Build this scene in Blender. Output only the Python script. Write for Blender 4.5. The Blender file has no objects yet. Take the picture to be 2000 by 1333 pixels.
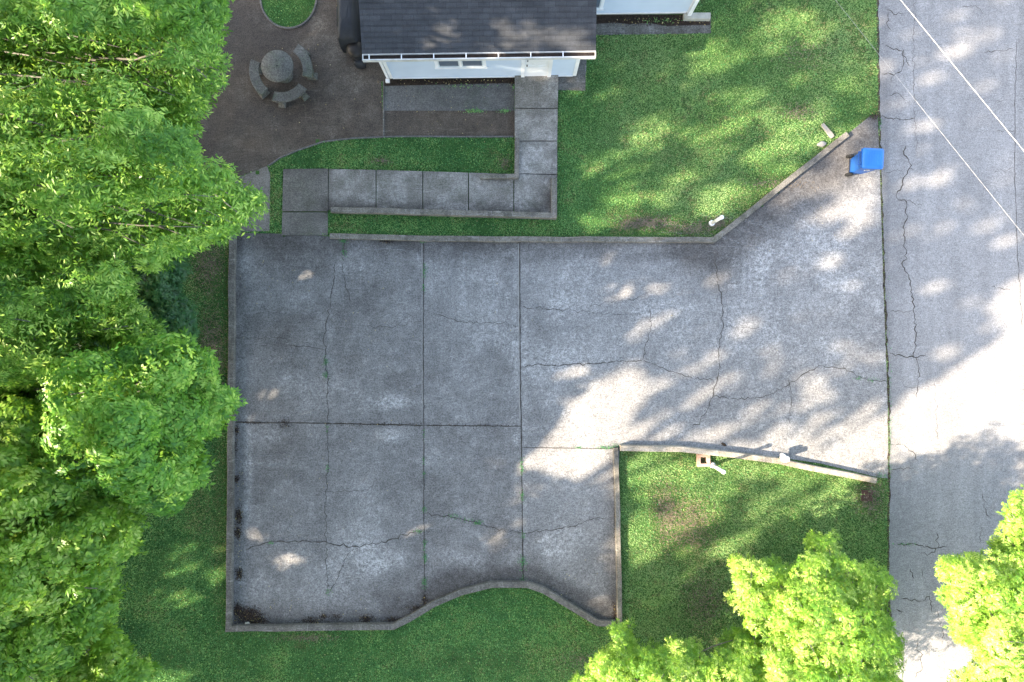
import bpy, math, random
import numpy as np
random.seed(7); rng = np.random.default_rng(11)
scene = bpy.context.scene
R = math.radians
# ------------------------------------------------------------ camera, sky, sun, exposure
CAM_H = 21.5; FPX = 1333.0
SUN_EL = 32.0; SUN_AZ = 18.7          # shadows fall towards +x, a little +y
cam_d = bpy.data.cameras.new('camera'); cam = bpy.data.objects.new('camera', cam_d)
scene.collection.objects.link(cam); scene.camera = cam
cam.location = (0, 0, CAM_H); cam.rotation_euler = (0, 0, 0)
cam_d.lens = 24.0; cam_d.sensor_width = 36.0; cam_d.clip_start = 0.1; cam_d.clip_end = 2000
world = bpy.data.worlds.new('World'); scene.world = world; world.use_nodes = True
wn = world.node_tree; wn.nodes.clear()
sky = wn.nodes.new('ShaderNodeTexSky'); sky.sky_type = 'NISHITA'; sky.sun_disc = False
sky.dust_density = 1.5; sky.ozone_density = 1.0; sky.sun_elevation = R(SUN_EL); sky.sun_rotation = R(180 + 90 - SUN_AZ)
bg = wn.nodes.new('ShaderNodeBackground'); bg.inputs[1].default_value = 0.15
wo = wn.nodes.new('ShaderNodeOutputWorld')
wn.links.new(sky.outputs[0], bg.inputs[0]); wn.links.new(bg.outputs[0], wo.inputs[0])
sun_d = bpy.data.lights.new('sun', 'SUN'); sun = bpy.data.objects.new('sun', sun_d)
scene.collection.objects.link(sun)
sun_d.energy = 3.7; sun_d.angle = R(0.8); sun_d.color = (1.0, 0.94, 0.86)
sun.rotation_euler = (R(90 - SUN_EL), 0, R(-90 + SUN_AZ))
scene.view_settings.view_transform = 'Standard'; scene.view_settings.look = 'None'
scene.view_settings.gamma = 1.0; scene.view_settings.exposure = 2.5
scene.view_settings.use_white_balance = True; scene.view_settings.white_balance_temperature = 7900; scene.view_settings.white_balance_tint = 12
scene.cycles.max_bounces = 6; scene.cycles.diffuse_bounces = 4; scene.cycles.transmission_bounces = 4
SX = math.cos(R(SUN_AZ)) / math.tan(R(SUN_EL)); SY = math.sin(R(SUN_AZ)) / math.tan(R(SUN_EL))

# ------------------------------------------------------------ helpers
def W(px, py, z=0.0):
    """where the ray through a photo pixel meets height z"""
    k = (CAM_H - z) / FPX
    return ((px - 1000.0) * k, (666.5 - py) * k, z)
def WP(pts, z=0.0): return [W(a, b, z)[:2] for a, b in pts]
def PX(x, y): return x * 62.0 + 1000.0, 666.5 - y * 62.0

def _hash(ix, iy, s):
    h = (ix * 374761393 + iy * 668265263 + s * 1442695041) & 0xffffffff
    h = ((h ^ (h >> 13)) * 1274126177) & 0xffffffff
    return ((h ^ (h >> 16)) & 0xffff) / 65535.0
def vnoise(x, y, s=0):
    x = np.asarray(x, float); y = np.asarray(y, float)
    ix = np.floor(x).astype(np.int64); iy = np.floor(y).astype(np.int64)
    fx = x - ix; fy = y - iy; fx = fx*fx*(3-2*fx); fy = fy*fy*(3-2*fy)
    a = _hash(ix, iy, s); b = _hash(ix+1, iy, s); c = _hash(ix, iy+1, s); d = _hash(ix+1, iy+1, s)
    return (a*(1-fx)+b*fx)*(1-fy) + (c*(1-fx)+d*fx)*fy
def fbm(x, y, s=0, o=4):
    t = 0; a = .5; n = 0
    for i in range(o):
        t = t + a*vnoise(x*2**i, y*2**i, s+i*17); n += a; a *= .55
    return t/n
def pip(poly, X, Y):
    X = np.asarray(X); Y = np.asarray(Y); ins = np.zeros(X.shape, bool)
    n = len(poly)
    for i in range(n):
        x1, y1 = poly[i]; x2, y2 = poly[(i+1) % n]
        if y1 == y2: continue
        c = ((y1 > Y) != (y2 > Y)) & (X < (x2-x1)*(Y-y1)/(y2-y1)+x1)
        ins ^= c
    return ins
def segdist(X, Y, pts, closed=False):
    d = np.full(np.shape(X), 1e9); n = len(pts)
    for i in range(n if closed else n-1):
        x1, y1 = pts[i]; x2, y2 = pts[(i+1) % n]
        vx, vy = x2-x1, y2-y1; L = vx*vx+vy*vy+1e-9
        t = np.clip(((X-x1)*vx+(Y-y1)*vy)/L, 0, 1)
        d = np.minimum(d, np.hypot(X-x1-t*vx, Y-y1-t*vy))
    return d
def sstep(a, b, x):
    t = np.clip((x-a)/(b-a), 0, 1); return t*t*(3-2*t)

def tag(o, label=None, cat=None, group=None, kind=None):
    if label: o['label'] = label
    if cat: o['category'] = cat
    if group: o['group'] = group
    if kind: o['kind'] = kind
    return o
def link(o, parent=None):
    scene.collection.objects.link(o)
    if parent: o.parent = parent
    return o
def empty(name, loc=(0, 0, 0), rz=0.0):
    o = bpy.data.objects.new(name, None); o.location = loc; o.rotation_euler = (0, 0, rz)
    o.empty_display_size = .2
    return link(o)
def mesh_np(name, V, F, mat, parent=None, attrs=None, smooth=False, nv=None):
    """V (n,3), F (m,k) all faces with k corners"""
    V = np.asarray(V, np.float32); F = np.asarray(F, np.int32)
    me = bpy.data.meshes.new(name); k = F.shape[1]
    me.vertices.add(len(V)); me.vertices.foreach_set('co', V.ravel())
    me.loops.add(F.size); me.loops.foreach_set('vertex_index', F.ravel())
    me.polygons.add(len(F)); me.polygons.foreach_set('loop_start', np.arange(0, F.size, k, dtype=np.int32))
    if smooth: me.polygons.foreach_set('use_smooth', np.ones(len(F), bool))
    me.update(calc_edges=True)
    for an, (dom, arr) in (attrs or {}).items():
        at = me.attributes.new(an, 'FLOAT', dom); at.data.foreach_set('value', np.asarray(arr, np.float32))
    me.materials.append(mat)
    return link(bpy.data.objects.new(name, me), parent)
class MB:
    """collects shapes of one mesh object"""
    def __init__(s): s.v = []; s.f = []; s.sm = []
    def add(s, vs, fs, smooth=False):
        b = len(s.v); s.v += [tuple(p) for p in vs]
        for f in fs: s.f.append([b+i for i in f]); s.sm.append(smooth)
        return s
    def box(s, x0, y0, z0, x1, y1, z1, c=0.0):
        if c <= 0:
            vs = [(x0,y0,z0),(x1,y0,z0),(x1,y1,z0),(x0,y1,z0),(x0,y0,z1),(x1,y0,z1),(x1,y1,z1),(x0,y1,z1)]
            return s.add(vs, [(3,2,1,0),(4,5,6,7),(0,1,5,4),(1,2,6,5),(2,3,7,6),(3,0,4,7)])
        rings = []
        for z, i in ((z0, c), (z0+c, 0), (z1-c, 0), (z1, c)):
            rings.append([(x0+i+c*(0 if i else 1)*0, y0+i, z), (x1-i, y0+i, z), (x1-i, y1-i, z), (x0+i, y1-i, z)])
        return s.loft(rings, True, True)
    def loft(s, rings, cap0=True, cap1=True, closed=True, smooth=False):
        n = len(rings[0]); vs = [p for r in rings for p in r]; fs = []
        for j in range(len(rings)-1):
            for i in range(n if closed else n-1):
                a = j*n+i; b = j*n+(i+1) % n
                fs.append((a, b, b+n, a+n))
        bse = len(s.v); s.add(vs, fs, smooth)
        if cap0: s.f.append([bse+i for i in reversed(range(n))]); s.sm.append(False)
        if cap1: s.f.append([bse+(len(rings)-1)*n+i for i in range(n)]); s.sm.append(False)
        return s
    def tube(s, pts, rad, n=8, caps=True):
        rings = []; P = [np.array(p, float) for p in pts]
        for i, p in enumerate(P):
            d = P[min(i+1, len(P)-1)] - P[max(i-1, 0)]; d /= (np.linalg.norm(d)+1e-9)
            u = np.cross(d, (0.13, 0.31, 0.94)); u /= (np.linalg.norm(u)+1e-9); w = np.cross(d, u)
            r = rad[i] if hasattr(rad, '__len__') else rad
            rings.append([tuple(p + r*(math.cos(2*math.pi*k/n)*u + math.sin(2*math.pi*k/n)*w)) for k in range(n)])
        return s.loft(rings, caps, caps, smooth=True)
    def lathe(s, prof, n=32, c=(0, 0, 0), smooth=True, caps=True):
        rings = [[(c[0]+r*math.cos(2*math.pi*k/n), c[1]+r*math.sin(2*math.pi*k/n), c[2]+z) for k in range(n)] for r, z in prof]
        return s.loft(rings, caps, caps, smooth=smooth)
    def build(s, name, mat, parent=None):
        me = bpy.data.meshes.new(name); me.from_pydata(s.v, [], s.f); me.validate()
        if len(me.polygons) == len(s.sm): me.polygons.foreach_set('use_smooth', s.sm)
        me.materials.append(mat); me.update()
        return link(bpy.data.objects.new(name, me), parent)

# ------------------------------------------------------------ materials
class NT:
    def __init__(s, name):
        s.m = bpy.data.materials.new(name); s.m.use_nodes = True; s.t = s.m.node_tree; s.t.nodes.clear()
        s.out = s.t.nodes.new('ShaderNodeOutputMaterial')
    def n(s, kind, **kw):
        nd = s.t.nodes.new(kind)
        for k, v in kw.items():
            if k.startswith('i_'): nd.inputs[int(k[2:])].default_value = v
            else: setattr(nd, k, v)
        return nd
    def l(s, a, b): s.t.links.new(a, b)
    def coord(s, scale=(1, 1, 1), rot=0.0):
        g = s.n('ShaderNodeNewGeometry'); m = s.n('ShaderNodeMapping'); m.inputs['Scale'].default_value = scale
        m.inputs['Rotation'].default_value = (0, 0, rot)
        s.l(g.outputs['Position'], m.inputs[0]); return m.outputs[0]
    def noise(s, scale, detail=4, rough=.6, vec=None, dist=0.0):
        nd = s.n('ShaderNodeTexNoise'); nd.inputs['Scale'].default_value = scale
        nd.inputs['Detail'].default_value = detail; nd.inputs['Roughness'].default_value = rough
        nd.inputs['Distortion'].default_value = dist
        s.l(vec if vec is not None else s.coord(), nd.inputs['Vector']); return nd.outputs[0]
    def ramp(s, fac, stops):
        r = s.n('ShaderNodeValToRGB'); el = r.color_ramp.elements
        while len(el) < len(stops): el.new(.5)
        for e, (p, c) in zip(el, stops):
            e.position = p; e.color = (c, c, c, 1) if not hasattr(c, '__len__') else (*c, 1)
        s.l(fac, r.inputs[0]); return r.outputs[0]
    def mix(s, fac, a, b, mode='MIX'):
        m = s.n('ShaderNodeMix', data_type='RGBA', blend_type=mode)
        for v, i in ((fac, 0), (a, 6), (b, 7)):
            if hasattr(v, 'is_output'): s.l(v, m.inputs[i])
            else: m.inputs[i].default_value = v if i == 0 else (*v, 1)
        return m.outputs[2]
    def math(s, op, a, b=0.0, clamp=False):
        m = s.n('ShaderNodeMath', operation=op, use_clamp=clamp)
        for v, i in ((a, 0), (b, 1)):
            if hasattr(v, 'is_output'): s.l(v, m.inputs[i])
            else: m.inputs[i].default_value = v
        return m.outputs[0]
    def attr(s, name): return s.n('ShaderNodeAttribute', attribute_name=name).outputs['Fac']
    def bsdf(s, col, rough=.8, bump=None, bstr=.3, bdist=.01, spec=.3, metal=0.0):
        b = s.n('ShaderNodeBsdfPrincipled')
        if hasattr(col, 'is_output'): s.l(col, b.inputs['Base Color'])
        else: b.inputs['Base Color'].default_value = (*col, 1)
        if hasattr(rough, 'is_output'): s.l(rough, b.inputs['Roughness'])
        else: b.inputs['Roughness'].default_value = rough
        b.inputs['Specular IOR Level'].default_value = spec; b.inputs['Metallic'].default_value = metal
        if bump is not None:
            bp = s.n('ShaderNodeBump'); bp.inputs['Strength'].default_value = bstr; bp.inputs['Distance'].default_value = bdist
            s.l(bump, bp.inputs['Height']); s.l(bp.outputs[0], b.inputs['Normal'])
        s.l(b.outputs[0], s.out.inputs[0]); return s.m

def mat_plain(name, col, rough=.7, var=.25, scale=6.0, spec=.3, metal=0.0, dirt=None, bstr=.15, bdist=.004):
    t = NT(name); f = t.noise(scale, 5, .65)
    a = tuple(c*(1-var) for c in col); b = tuple(min(1, c*(1+var)) for c in col)
    c = t.ramp(f, [(.3, a), (.7, b)])
    if dirt:
        g = t.ramp(t.noise(scale*.35, 5, .7), [(.48, 0.0), (.66, 1.0)])
        c = t.mix(t.math('MULTIPLY', g, .6), c, dirt)
    return t.bsdf(c, rough, t.noise(scale*8, 3), bstr, bdist, spec, metal)

def mat_concrete(name, lo, hi, dark=(.05, .045, .042), light=(.60, .59, .58), attrs=True, speck=.35, green=None, fleck=.45, stain=0):
    t = NT(name)
    big = t.noise(.55, 5, .6); mid = t.noise(3.2, 6, .7); fine = t.noise(34, 3, .7)
    c = t.ramp(t.math('ADD', t.math('MULTIPLY', big, .5), t.math('MULTIPLY', mid, .5)), [(.30, lo), (.74, hi)])
    # broom and traffic scuffs
    st = t.noise(3.0, 5, .75, t.coord((.5, 3.2, 1), .5), .6)
    c = t.mix(t.math('MULTIPLY', t.ramp(st, [(.55, 0.0), (.8, 1.0)]), .42), c, light)
    st2 = t.noise(2.4, 5, .75, t.coord((4.2, .5, 1)), .4)
    c = t.mix(t.math('MULTIPLY', t.ramp(st2, [(.57, 0.0), (.8, 1.0)]), .34), c, light)
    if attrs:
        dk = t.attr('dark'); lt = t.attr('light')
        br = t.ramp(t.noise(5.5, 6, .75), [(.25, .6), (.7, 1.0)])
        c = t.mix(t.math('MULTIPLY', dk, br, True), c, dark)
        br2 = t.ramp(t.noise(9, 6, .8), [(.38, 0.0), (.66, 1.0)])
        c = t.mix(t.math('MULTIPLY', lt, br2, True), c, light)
    if green:
        gm = t.ramp(t.noise(1.3, 5, .7), [(.5, 0.0), (.68, 1.0)])
        c = t.mix(t.math('MULTIPLY', gm, .45), c, green)
    sp = t.ramp(fine, [(.34, .5), (.5, 1.0), (.66, 1.5)])
    c = t.mix(speck*2.4, c, sp, 'MULTIPLY')
    if stain:
        sm = t.ramp(t.noise(2.6, 6, .8), [(.48, 0.0), (.62, 1.0)])
        c = t.mix(t.math('MULTIPLY', sm, stain), c, dark)
    wf = t.ramp(t.noise(17, 5, .85, t.coord((1, 1.8, 1), .4)), [(.52, 0.0), (.72, 1.0)])
    wm = t.ramp(t.noise(1.7, 5, .7), [(.35, .25), (.65, 1.0)])
    c = t.mix(t.math('MULTIPLY', t.math('MULTIPLY', wf, wm), fleck), c, light)
    fs = t.ramp(t.noise(5, 4, .8, t.coord((1, 9, 1), .3)), [(.35, .82), (.65, 1.2)])
    c = t.mix(.7, c, fs, 'MULTIPLY')
    return t.bsdf(c, .86, fine, .35, .006, .25)

def mat_leaf(name, c1, c2, c3, tr=.42, trc=(.30, .46, .04)):
    t = NT(name); a = t.attr('tone')
    c = t.ramp(a, [(0.0, c1), (.5, c2), (1.0, c3)])
    d = t.n('ShaderNodeBsdfPrincipled'); t.l(c, d.inputs['Base Color']); d.inputs['Roughness'].default_value = .42
    d.inputs['Specular IOR Level'].default_value = .45
    tl = t.n('ShaderNodeBsdfTranslucent'); t.l(t.mix(.55, c, trc), tl.inputs[0])
    m = t.n('ShaderNodeMixShader'); m.inputs[0].default_value = tr
    t.l(d.outputs[0], m.inputs[1]); t.l(tl.outputs[0], m.inputs[2]); t.l(m.outputs[0], t.out.inputs[0]); return t.m

M = {}
M['pad'] = mat_concrete('weathered_concrete', (.125, .123, .122), (.245, .242, .236), light=(.50, .495, .485), speck=.48)
M['ramp'] = mat_concrete('walk_concrete', (.105, .098, .085), (.245, .23, .205), light=(.5, .48, .45), green=(.08, .088, .06))
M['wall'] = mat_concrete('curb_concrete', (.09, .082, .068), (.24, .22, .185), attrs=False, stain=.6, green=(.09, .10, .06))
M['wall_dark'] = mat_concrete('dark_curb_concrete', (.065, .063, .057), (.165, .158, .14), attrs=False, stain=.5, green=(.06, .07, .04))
M['wall_warm'] = mat_concrete('sunny_curb_concrete', (.20, .165, .12), (.46, .42, .36), dark=(.12, .09, .06), attrs=False, stain=.5)  # sunlit copy of the curb concrete, the warmth put into its colour
M['road'] = mat_concrete('worn_asphalt', (.185, .184, .184), (.295, .293, .291), dark=(.06, .06, .062), light=(.45, .45, .45), speck=.3, fleck=.15)
M['patio'] = mat_concrete('brown_aggregate', (.040, .031, .024), (.128, .102, .080), light=(.30, .27, .22), speck=.6, fleck=.2)
M['slab'] = mat_concrete('dark_slab', (.080, .078, .074), (.165, .162, .155), light=(.34, .33, .32), attrs=False, green=(.06, .08, .05), fleck=.2)
M['stone'] = mat_concrete('mossy_stone', (.066, .066, .058), (.145, .143, .132), light=(.32,.32,.3), attrs=False, green=(.05, .085, .035), speck=.6)
M['crack'] = mat_plain('crack_dirt', (.05, .044, .038), .95, .4, 9)
M['joint'] = mat_plain('joint_dirt', (.045, .035, .025), .95, .5, 5)
M['seam'] = mat_plain('crack_seam', (.075, .07, .065), .95, .4, 7)
M['mulch'] = mat_plain('dark_soil', (.040, .028, .020), .95, .6, 14, bstr=.8, bdist=.03)
M['white'] = mat_plain('white_paint', (.80, .81, .82), .45, .04, 3, spec=.4, dirt=(.62, .62, .58))
M['gutter'] = mat_plain('gutter_white', (.58, .58, .57), .5, .08, 5, dirt=(.35, .34, .3))
M['pvc'] = mat_plain('white_plastic', (.72, .72, .66), .4, .08, 7, spec=.4, dirt=(.5, .48, .38))
M['found'] = mat_plain('foundation_cement', (.36, .35, .30), .9, .15, 4, dirt=(.16, .17, .12))
M['gutter_in'] = mat_plain('gutter_debris', (.025, .018, .015), .9, .6, 12)
M['glass'] = NT('window_glass').bsdf((.10, .13, .17), .06, spec=.6)
M['black_cloth'] = mat_plain('dark_cover', (.022, .026, .032), .6, .3, 2.5, bstr=.4, bdist=.02)
M['black'] = mat_plain('black_plastic', (.018, .017, .017), .5, .3, 5)
M['tire'] = mat_plain('black_rubber', (.02, .02, .02), .8, .2, 9)
M['blue'] = mat_plain('blue_plastic', (.008, .165, .52), .42, .06, 4, spec=.45)
M['blue_dark'] = mat_plain('blue_plastic_body', (.008, .095, .34), .5, .07, 4, spec=.4)
M['brick'] = mat_plain('pale_brick', (.42, .27, .20), .9, .25, 9, dirt=(.5, .42, .34))
M['rust'] = mat_plain('rusty_iron', (.085, .045, .035), .85, .4, 9)
M['wood'] = mat_plain('weathered_wood', (.27, .25, .22), .85, .3, 6)
M['rock'] = mat_plain('grey_rock', (.27, .26, .24), .9, .25, 10)
M['bark'] = mat_plain('pale_bark', (.16, .15, .13), .9, .35, 5, bstr=.6, bdist=.02)
M['cable'] = mat_plain('cable_sheath', (.42, .41, .40), .6, .1, 3)
M['leafA'] = mat_leaf('leaf_bright', (.060, .21, .035), (.19, .42, .06), (.54, .76, .18))
M['leafB'] = mat_leaf('leaf_deep', (.050, .21, .035), (.17, .41, .055), (.48, .72, .15))
M['leafC'] = mat_leaf('leaf_yellow_green', (.10, .27, .035), (.25, .46, .055), (.58, .72, .20))
M['leafS'] = mat_leaf('leaf_shrub', (.015, .075, .030), (.028, .12, .045), (.05, .18, .06))

# siding: pale blue boards
def siding():
    t = NT('blue_siding'); f = t.noise(1.5, 4, .6)
    c = t.ramp(f, [(.3, (.46, .55, .65)), (.7, (.52, .61, .71))])
    return t.bsdf(c, .55, t.noise(40, 2), .08, .002, .35)
M['siding'] = siding()
def shingles():
    t = NT('asphalt_shingles')
    tc = t.n('ShaderNodeTexCoord'); mp = t.n('ShaderNodeMapping'); t.l(tc.outputs['Object'], mp.inputs[0])
    b = t.n('ShaderNodeTexBrick'); b.inputs['Scale'].default_value = 1.0
    b.inputs['Brick Width'].default_value = .30; b.inputs['Row Height'].default_value = .1401
    b.inputs['Mortar Size'].default_value = .004; b.inputs['Mortar Smooth'].default_value = .3
    b.inputs['Color1'].default_value = (.042, .046, .051, 1); b.inputs['Color2'].default_value = (.056, .060, .066, 1)
    b.inputs['Mortar'].default_value = (.022, .023, .026, 1); b.offset_frequency = 2; b.offset = .37; b.squash = 1
    t.l(mp.outputs[0], b.inputs['Vector'])
    c = t.mix(.6, b.outputs[0], t.ramp(t.noise(2.2, 6, .7), [(.3, .6), (.7, 1.35)]), 'MULTIPLY')
    c = t.mix(.7, c, t.ramp(t.noise(70, 2, .7), [(.3, .6), (.7, 1.4)]), 'MULTIPLY')
    return t.bsdf(c, .93, t.noise(70, 2), .4, .004, .2)
M['shingle'] = shingles()
def grassmat():
    t = NT('grass_blades'); a = t.attr('tone'); d = t.attr('dry')
    c = t.ramp(a, [(0.0, (.022, .135, .050)), (.5, (.070, .31, .105)), (1.0, (.33, .56, .18))])
    cool = t.ramp(t.noise(.35, 4, .6), [(.4, 0.0), (.62, 1.0)])
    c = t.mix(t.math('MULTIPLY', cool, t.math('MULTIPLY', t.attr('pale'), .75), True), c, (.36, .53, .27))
    c = t.mix(t.math('MULTIPLY', t.attr('pale'), .3), c, (.50, .55, .17))  # yellow of sunlit grass mixed into the pale blades
    c = t.mix(d, c, t.ramp(a, [(0.0, (.11, .070, .045)), (1.0, (.34, .25, .15))]))
    p = t.n('ShaderNodeBsdfPrincipled'); t.l(c, p.inputs['Base Color']); p.inputs['Roughness'].default_value = .55
    p.inputs['Specular IOR Level'].default_value = .25
    tl = t.n('ShaderNodeBsdfTranslucent'); t.l(t.mix(.4, c, (.22, .36, .03)), tl.inputs[0])
    m = t.n('ShaderNodeMixShader'); m.inputs[0].default_value = .3
    t.l(p.outputs[0], m.inputs[1]); t.l(tl.outputs[0], m.inputs[2]); t.l(m.outputs[0], t.out.inputs[0]); return t.m
M['grass'] = grassmat()
def groundmat():
    t = NT('lawn_soil')
    c = t.ramp(t.noise(2.5, 6, .7), [(.35, (.030, .085, .022)), (.6, (.055, .14, .035)), (.8, (.12, .095, .055))])
    c = t.mix(.6, c, t.ramp(t.noise(45, 3, .7), [(.3, .5), (.7, 1.5)]), 'MULTIPLY')
    return t.bsdf(c, .95, t.noise(30, 4), .8, .03, .1)
M['ground'] = groundmat()
M['thatch'] = mat_plain('brown_thatch', (.17, .135, .10), .95, .5, 5)
def scuffmat():
    t = NT('chalky_scuffs'); t.bsdf((.42, .415, .41), .9)
    b = [n for n in t.t.nodes if n.type == 'BSDF_PRINCIPLED'][0]
    f = t.math('MULTIPLY', t.ramp(t.noise(14, 5, .85), [(.45, 0.0), (.72, 1.0)]), .55); t.l(f, b.inputs['Alpha']); return t.m
M['scuff'] = scuffmat()
def littermat():
    t = NT('dry_leaf_litter'); a = t.attr('tone')
    c = t.ramp(a, [(0.0, (.014, .010, .009)), (.75, (.038, .024, .018)), (.92, (.09, .055, .035)), (.96, (.5, .40, .14)), (1.0, (.6, .52, .3))])
    return t.bsdf(c, .9)
M['litter'] = littermat()

# ------------------------------------------------------------ traced outlines (photo pixels at ground height)
PAD = [(455,455),(552,457),(640,462),(830,466),(1020,469),(1395,472),(1460,420),(1560,338),(1655,262),(1702,225),(1714,225),
       (1718,330),(1722,470),(1728,640),(1733,780),(1735,935),(1712,932),(1600,905),(1450,884),(1330,874),(1210,872),
       (1207,960),(1211,1222),(1166,1222),(1120,1192),(1060,1156),(1030,1146),(960,1146),(900,1160),(850,1183),(800,1212),(770,1226),(447,1232),(451,800)]
ROAD = [(1705,-700),(1711,-20),(1715,120),(1716,225),(1720,330),(1724,470),(1730,640),(1735,780),(1737,935),(1735,1110),(1742,1333),(1755,1900),
        (2420,1900),(2420,-700)]
PATIO = [(200,-120),(1000,-120),(1000,120),(745,160),(747,217),(1006,217),(1006,268),(900,268),(760,268),(690,271),(630,278),(580,295),(545,310),(522,325),
         (470,345),(440,362),(330,360),(200,300)]
SIDEPAD = [(440,362),(470,346),(522,325),(528,340),(527,452),(455,453)]
SLABDARK = [(748,168),(1005,163),(1005,217),(748,217)]
MULCH = [(762,156),(1005,152),(1005,163),(748,169),(750,160)]
APRON = [(1088,150),(1122,150),(1128,60),(1150,60),(1146,110),(1143,178),(1090,177)]
LEDGE = [(1140,42),(1388,35),(1388,66),(1140,70)]
LEDGEMULCH = [(1140,30),(1390,30),(1386,40),(1386,50),(1350,50),(1300,52),(1270,46),(1230,48),(1200,45),(1140,50)]
WALK = [(553,331),(735,333),(1004,343),(1012,343),(1006,216),(1006,150),(1089,150),(1087,345),(1087,418),(641,412),(640,457),(552,457)]
HOUSE = [(700,-120),(1345,-120),(1345,35),(1130,35),(1125,153),(765,156)]
CIRCLE = [(563+54*math.cos(a), -6+60*math.sin(a)) for a in np.linspace(0, 2*math.pi, 28, endpoint=False)]
CORNER = [(2012,-80),(2012,90),(1995,60),(1990,-80)]

def sheet(name, polypx, z, mat, cell=None, fn=None, parent=None):
    """flat sheet from a traced outline; with cell, a fine grid that carries stain values"""
    poly = WP(polypx)
    if cell is None:
        o = MB().add([(x, y, z) for x, y in poly], [list(range(len(poly)))[::-1]])
        ar = sum(poly[i][0]*poly[(i+1) % len(poly)][1]-poly[(i+1) % len(poly)][0]*poly[i][1] for i in range(len(poly)))
        if ar > 0: o.f = [f[::-1] for f in o.f]
        return o.build(name, mat, parent)
    P = np.array(poly); x0, y0 = P.min(0); x1, y1 = P.max(0)
    nx = int((x1-x0)/cell)+1; ny = int((y1-y0)/cell)+1
    gx = x0+np.arange(nx+1)*cell; gy = y0+np.arange(ny+1)*cell
    GX, GY = np.meshgrid(gx, gy); ins = pip(poly, GX, GY)
    full = ins[:-1, :-1] & ins[1:, :-1] & ins[:-1, 1:] & ins[1:, 1:]
    edge = np.zeros_like(full)
    for i in range(len(poly)):
        a = P[i]; b = P[(i+1) % len(P)]; n = int(np.hypot(*(b-a))/cell*4)+2
        for t in np.linspace(0, 1, n):
            q = a+(b-a)*t; ci = int((q[0]-x0)/cell); cj = int((q[1]-y0)/cell)
            if 0 <= ci < nx and 0 <= cj < ny: edge[cj, ci] = True
    full &= ~edge
    js, is_ = np.nonzero(full); idx = lambda j, i: j*(nx+1)+i
    F = np.stack([idx(js, is_), idx(js, is_+1), idx(js+1, is_+1), idx(js+1, is_)], 1).tolist()
    V = list(zip(GX.ravel(), GY.ravel()))
    def clip(pts, ax, v, keep):
        out = []
        for k in range(len(pts)):
            a = pts[k]; b = pts[(k+1) % len(pts)]
            ia = (a[ax]-v)*keep >= 0; ib = (b[ax]-v)*keep >= 0
            if ia: out.append(a)
            if ia != ib:
                t = (v-a[ax])/(b[ax]-a[ax]); out.append((a[0]+(b[0]-a[0])*t, a[1]+(b[1]-a[1])*t))
        return out
    base = poly if sum(poly[i][0]*poly[(i+1) % len(poly)][1]-poly[(i+1) % len(poly)][0]*poly[i][1] for i in range(len(poly))) > 0 else poly[::-1]
    for j, i in zip(*np.nonzero(edge)):
        c = clip(clip(clip(clip(base, 0, gx[i], 1), 0, gx[i]+cell, -1), 1, gy[j], 1), 1, gy[j]+cell, -1)
        if len(c) > 2:
            b = len(V); V += c; F.append(list(range(b, b+len(c))))
    V = np.array(V); used = np.zeros(len(V), bool)
    for f in F: used[f] = True
    re = np.cumsum(used)-1; V = V[used]
    me = bpy.data.meshes.new(name)
    me.from_pydata([(x, y, z) for x, y in V], [], [[int(re[k]) for k in f] for f in F])
    if fn:
        px, py = PX(V[:, 0], V[:, 1])
        for k, arr in fn(px, py).items():
            at = me.attributes.new(k, 'FLOAT', 'POINT'); at.data.foreach_set('value', np.asarray(arr, np.float32))
    me.materials.append(mat); me.update()
    return link(bpy.data.objects.new(name, me), parent)

# ------------------------------------------------------------ ground sheets
g = MB().add([(-400,-400,0),(400,-400,0),(400,400,0),(-400,400,0)], [(0,1,2,3)]).build('ground', M['ground']); tag(g, kind='structure')
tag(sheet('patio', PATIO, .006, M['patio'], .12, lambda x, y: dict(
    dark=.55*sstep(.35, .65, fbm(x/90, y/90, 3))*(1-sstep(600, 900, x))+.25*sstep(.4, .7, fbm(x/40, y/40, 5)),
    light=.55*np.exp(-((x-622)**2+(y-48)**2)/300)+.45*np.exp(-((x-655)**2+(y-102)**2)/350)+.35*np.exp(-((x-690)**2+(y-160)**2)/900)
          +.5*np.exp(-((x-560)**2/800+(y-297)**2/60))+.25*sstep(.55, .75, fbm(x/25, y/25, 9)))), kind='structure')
tag(sheet('side_pavement', SIDEPAD, .010, M['ramp'], .12, lambda x, y: dict(dark=.35*fbm(x/30, y/30, 2), light=0*x)), kind='structure')

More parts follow.
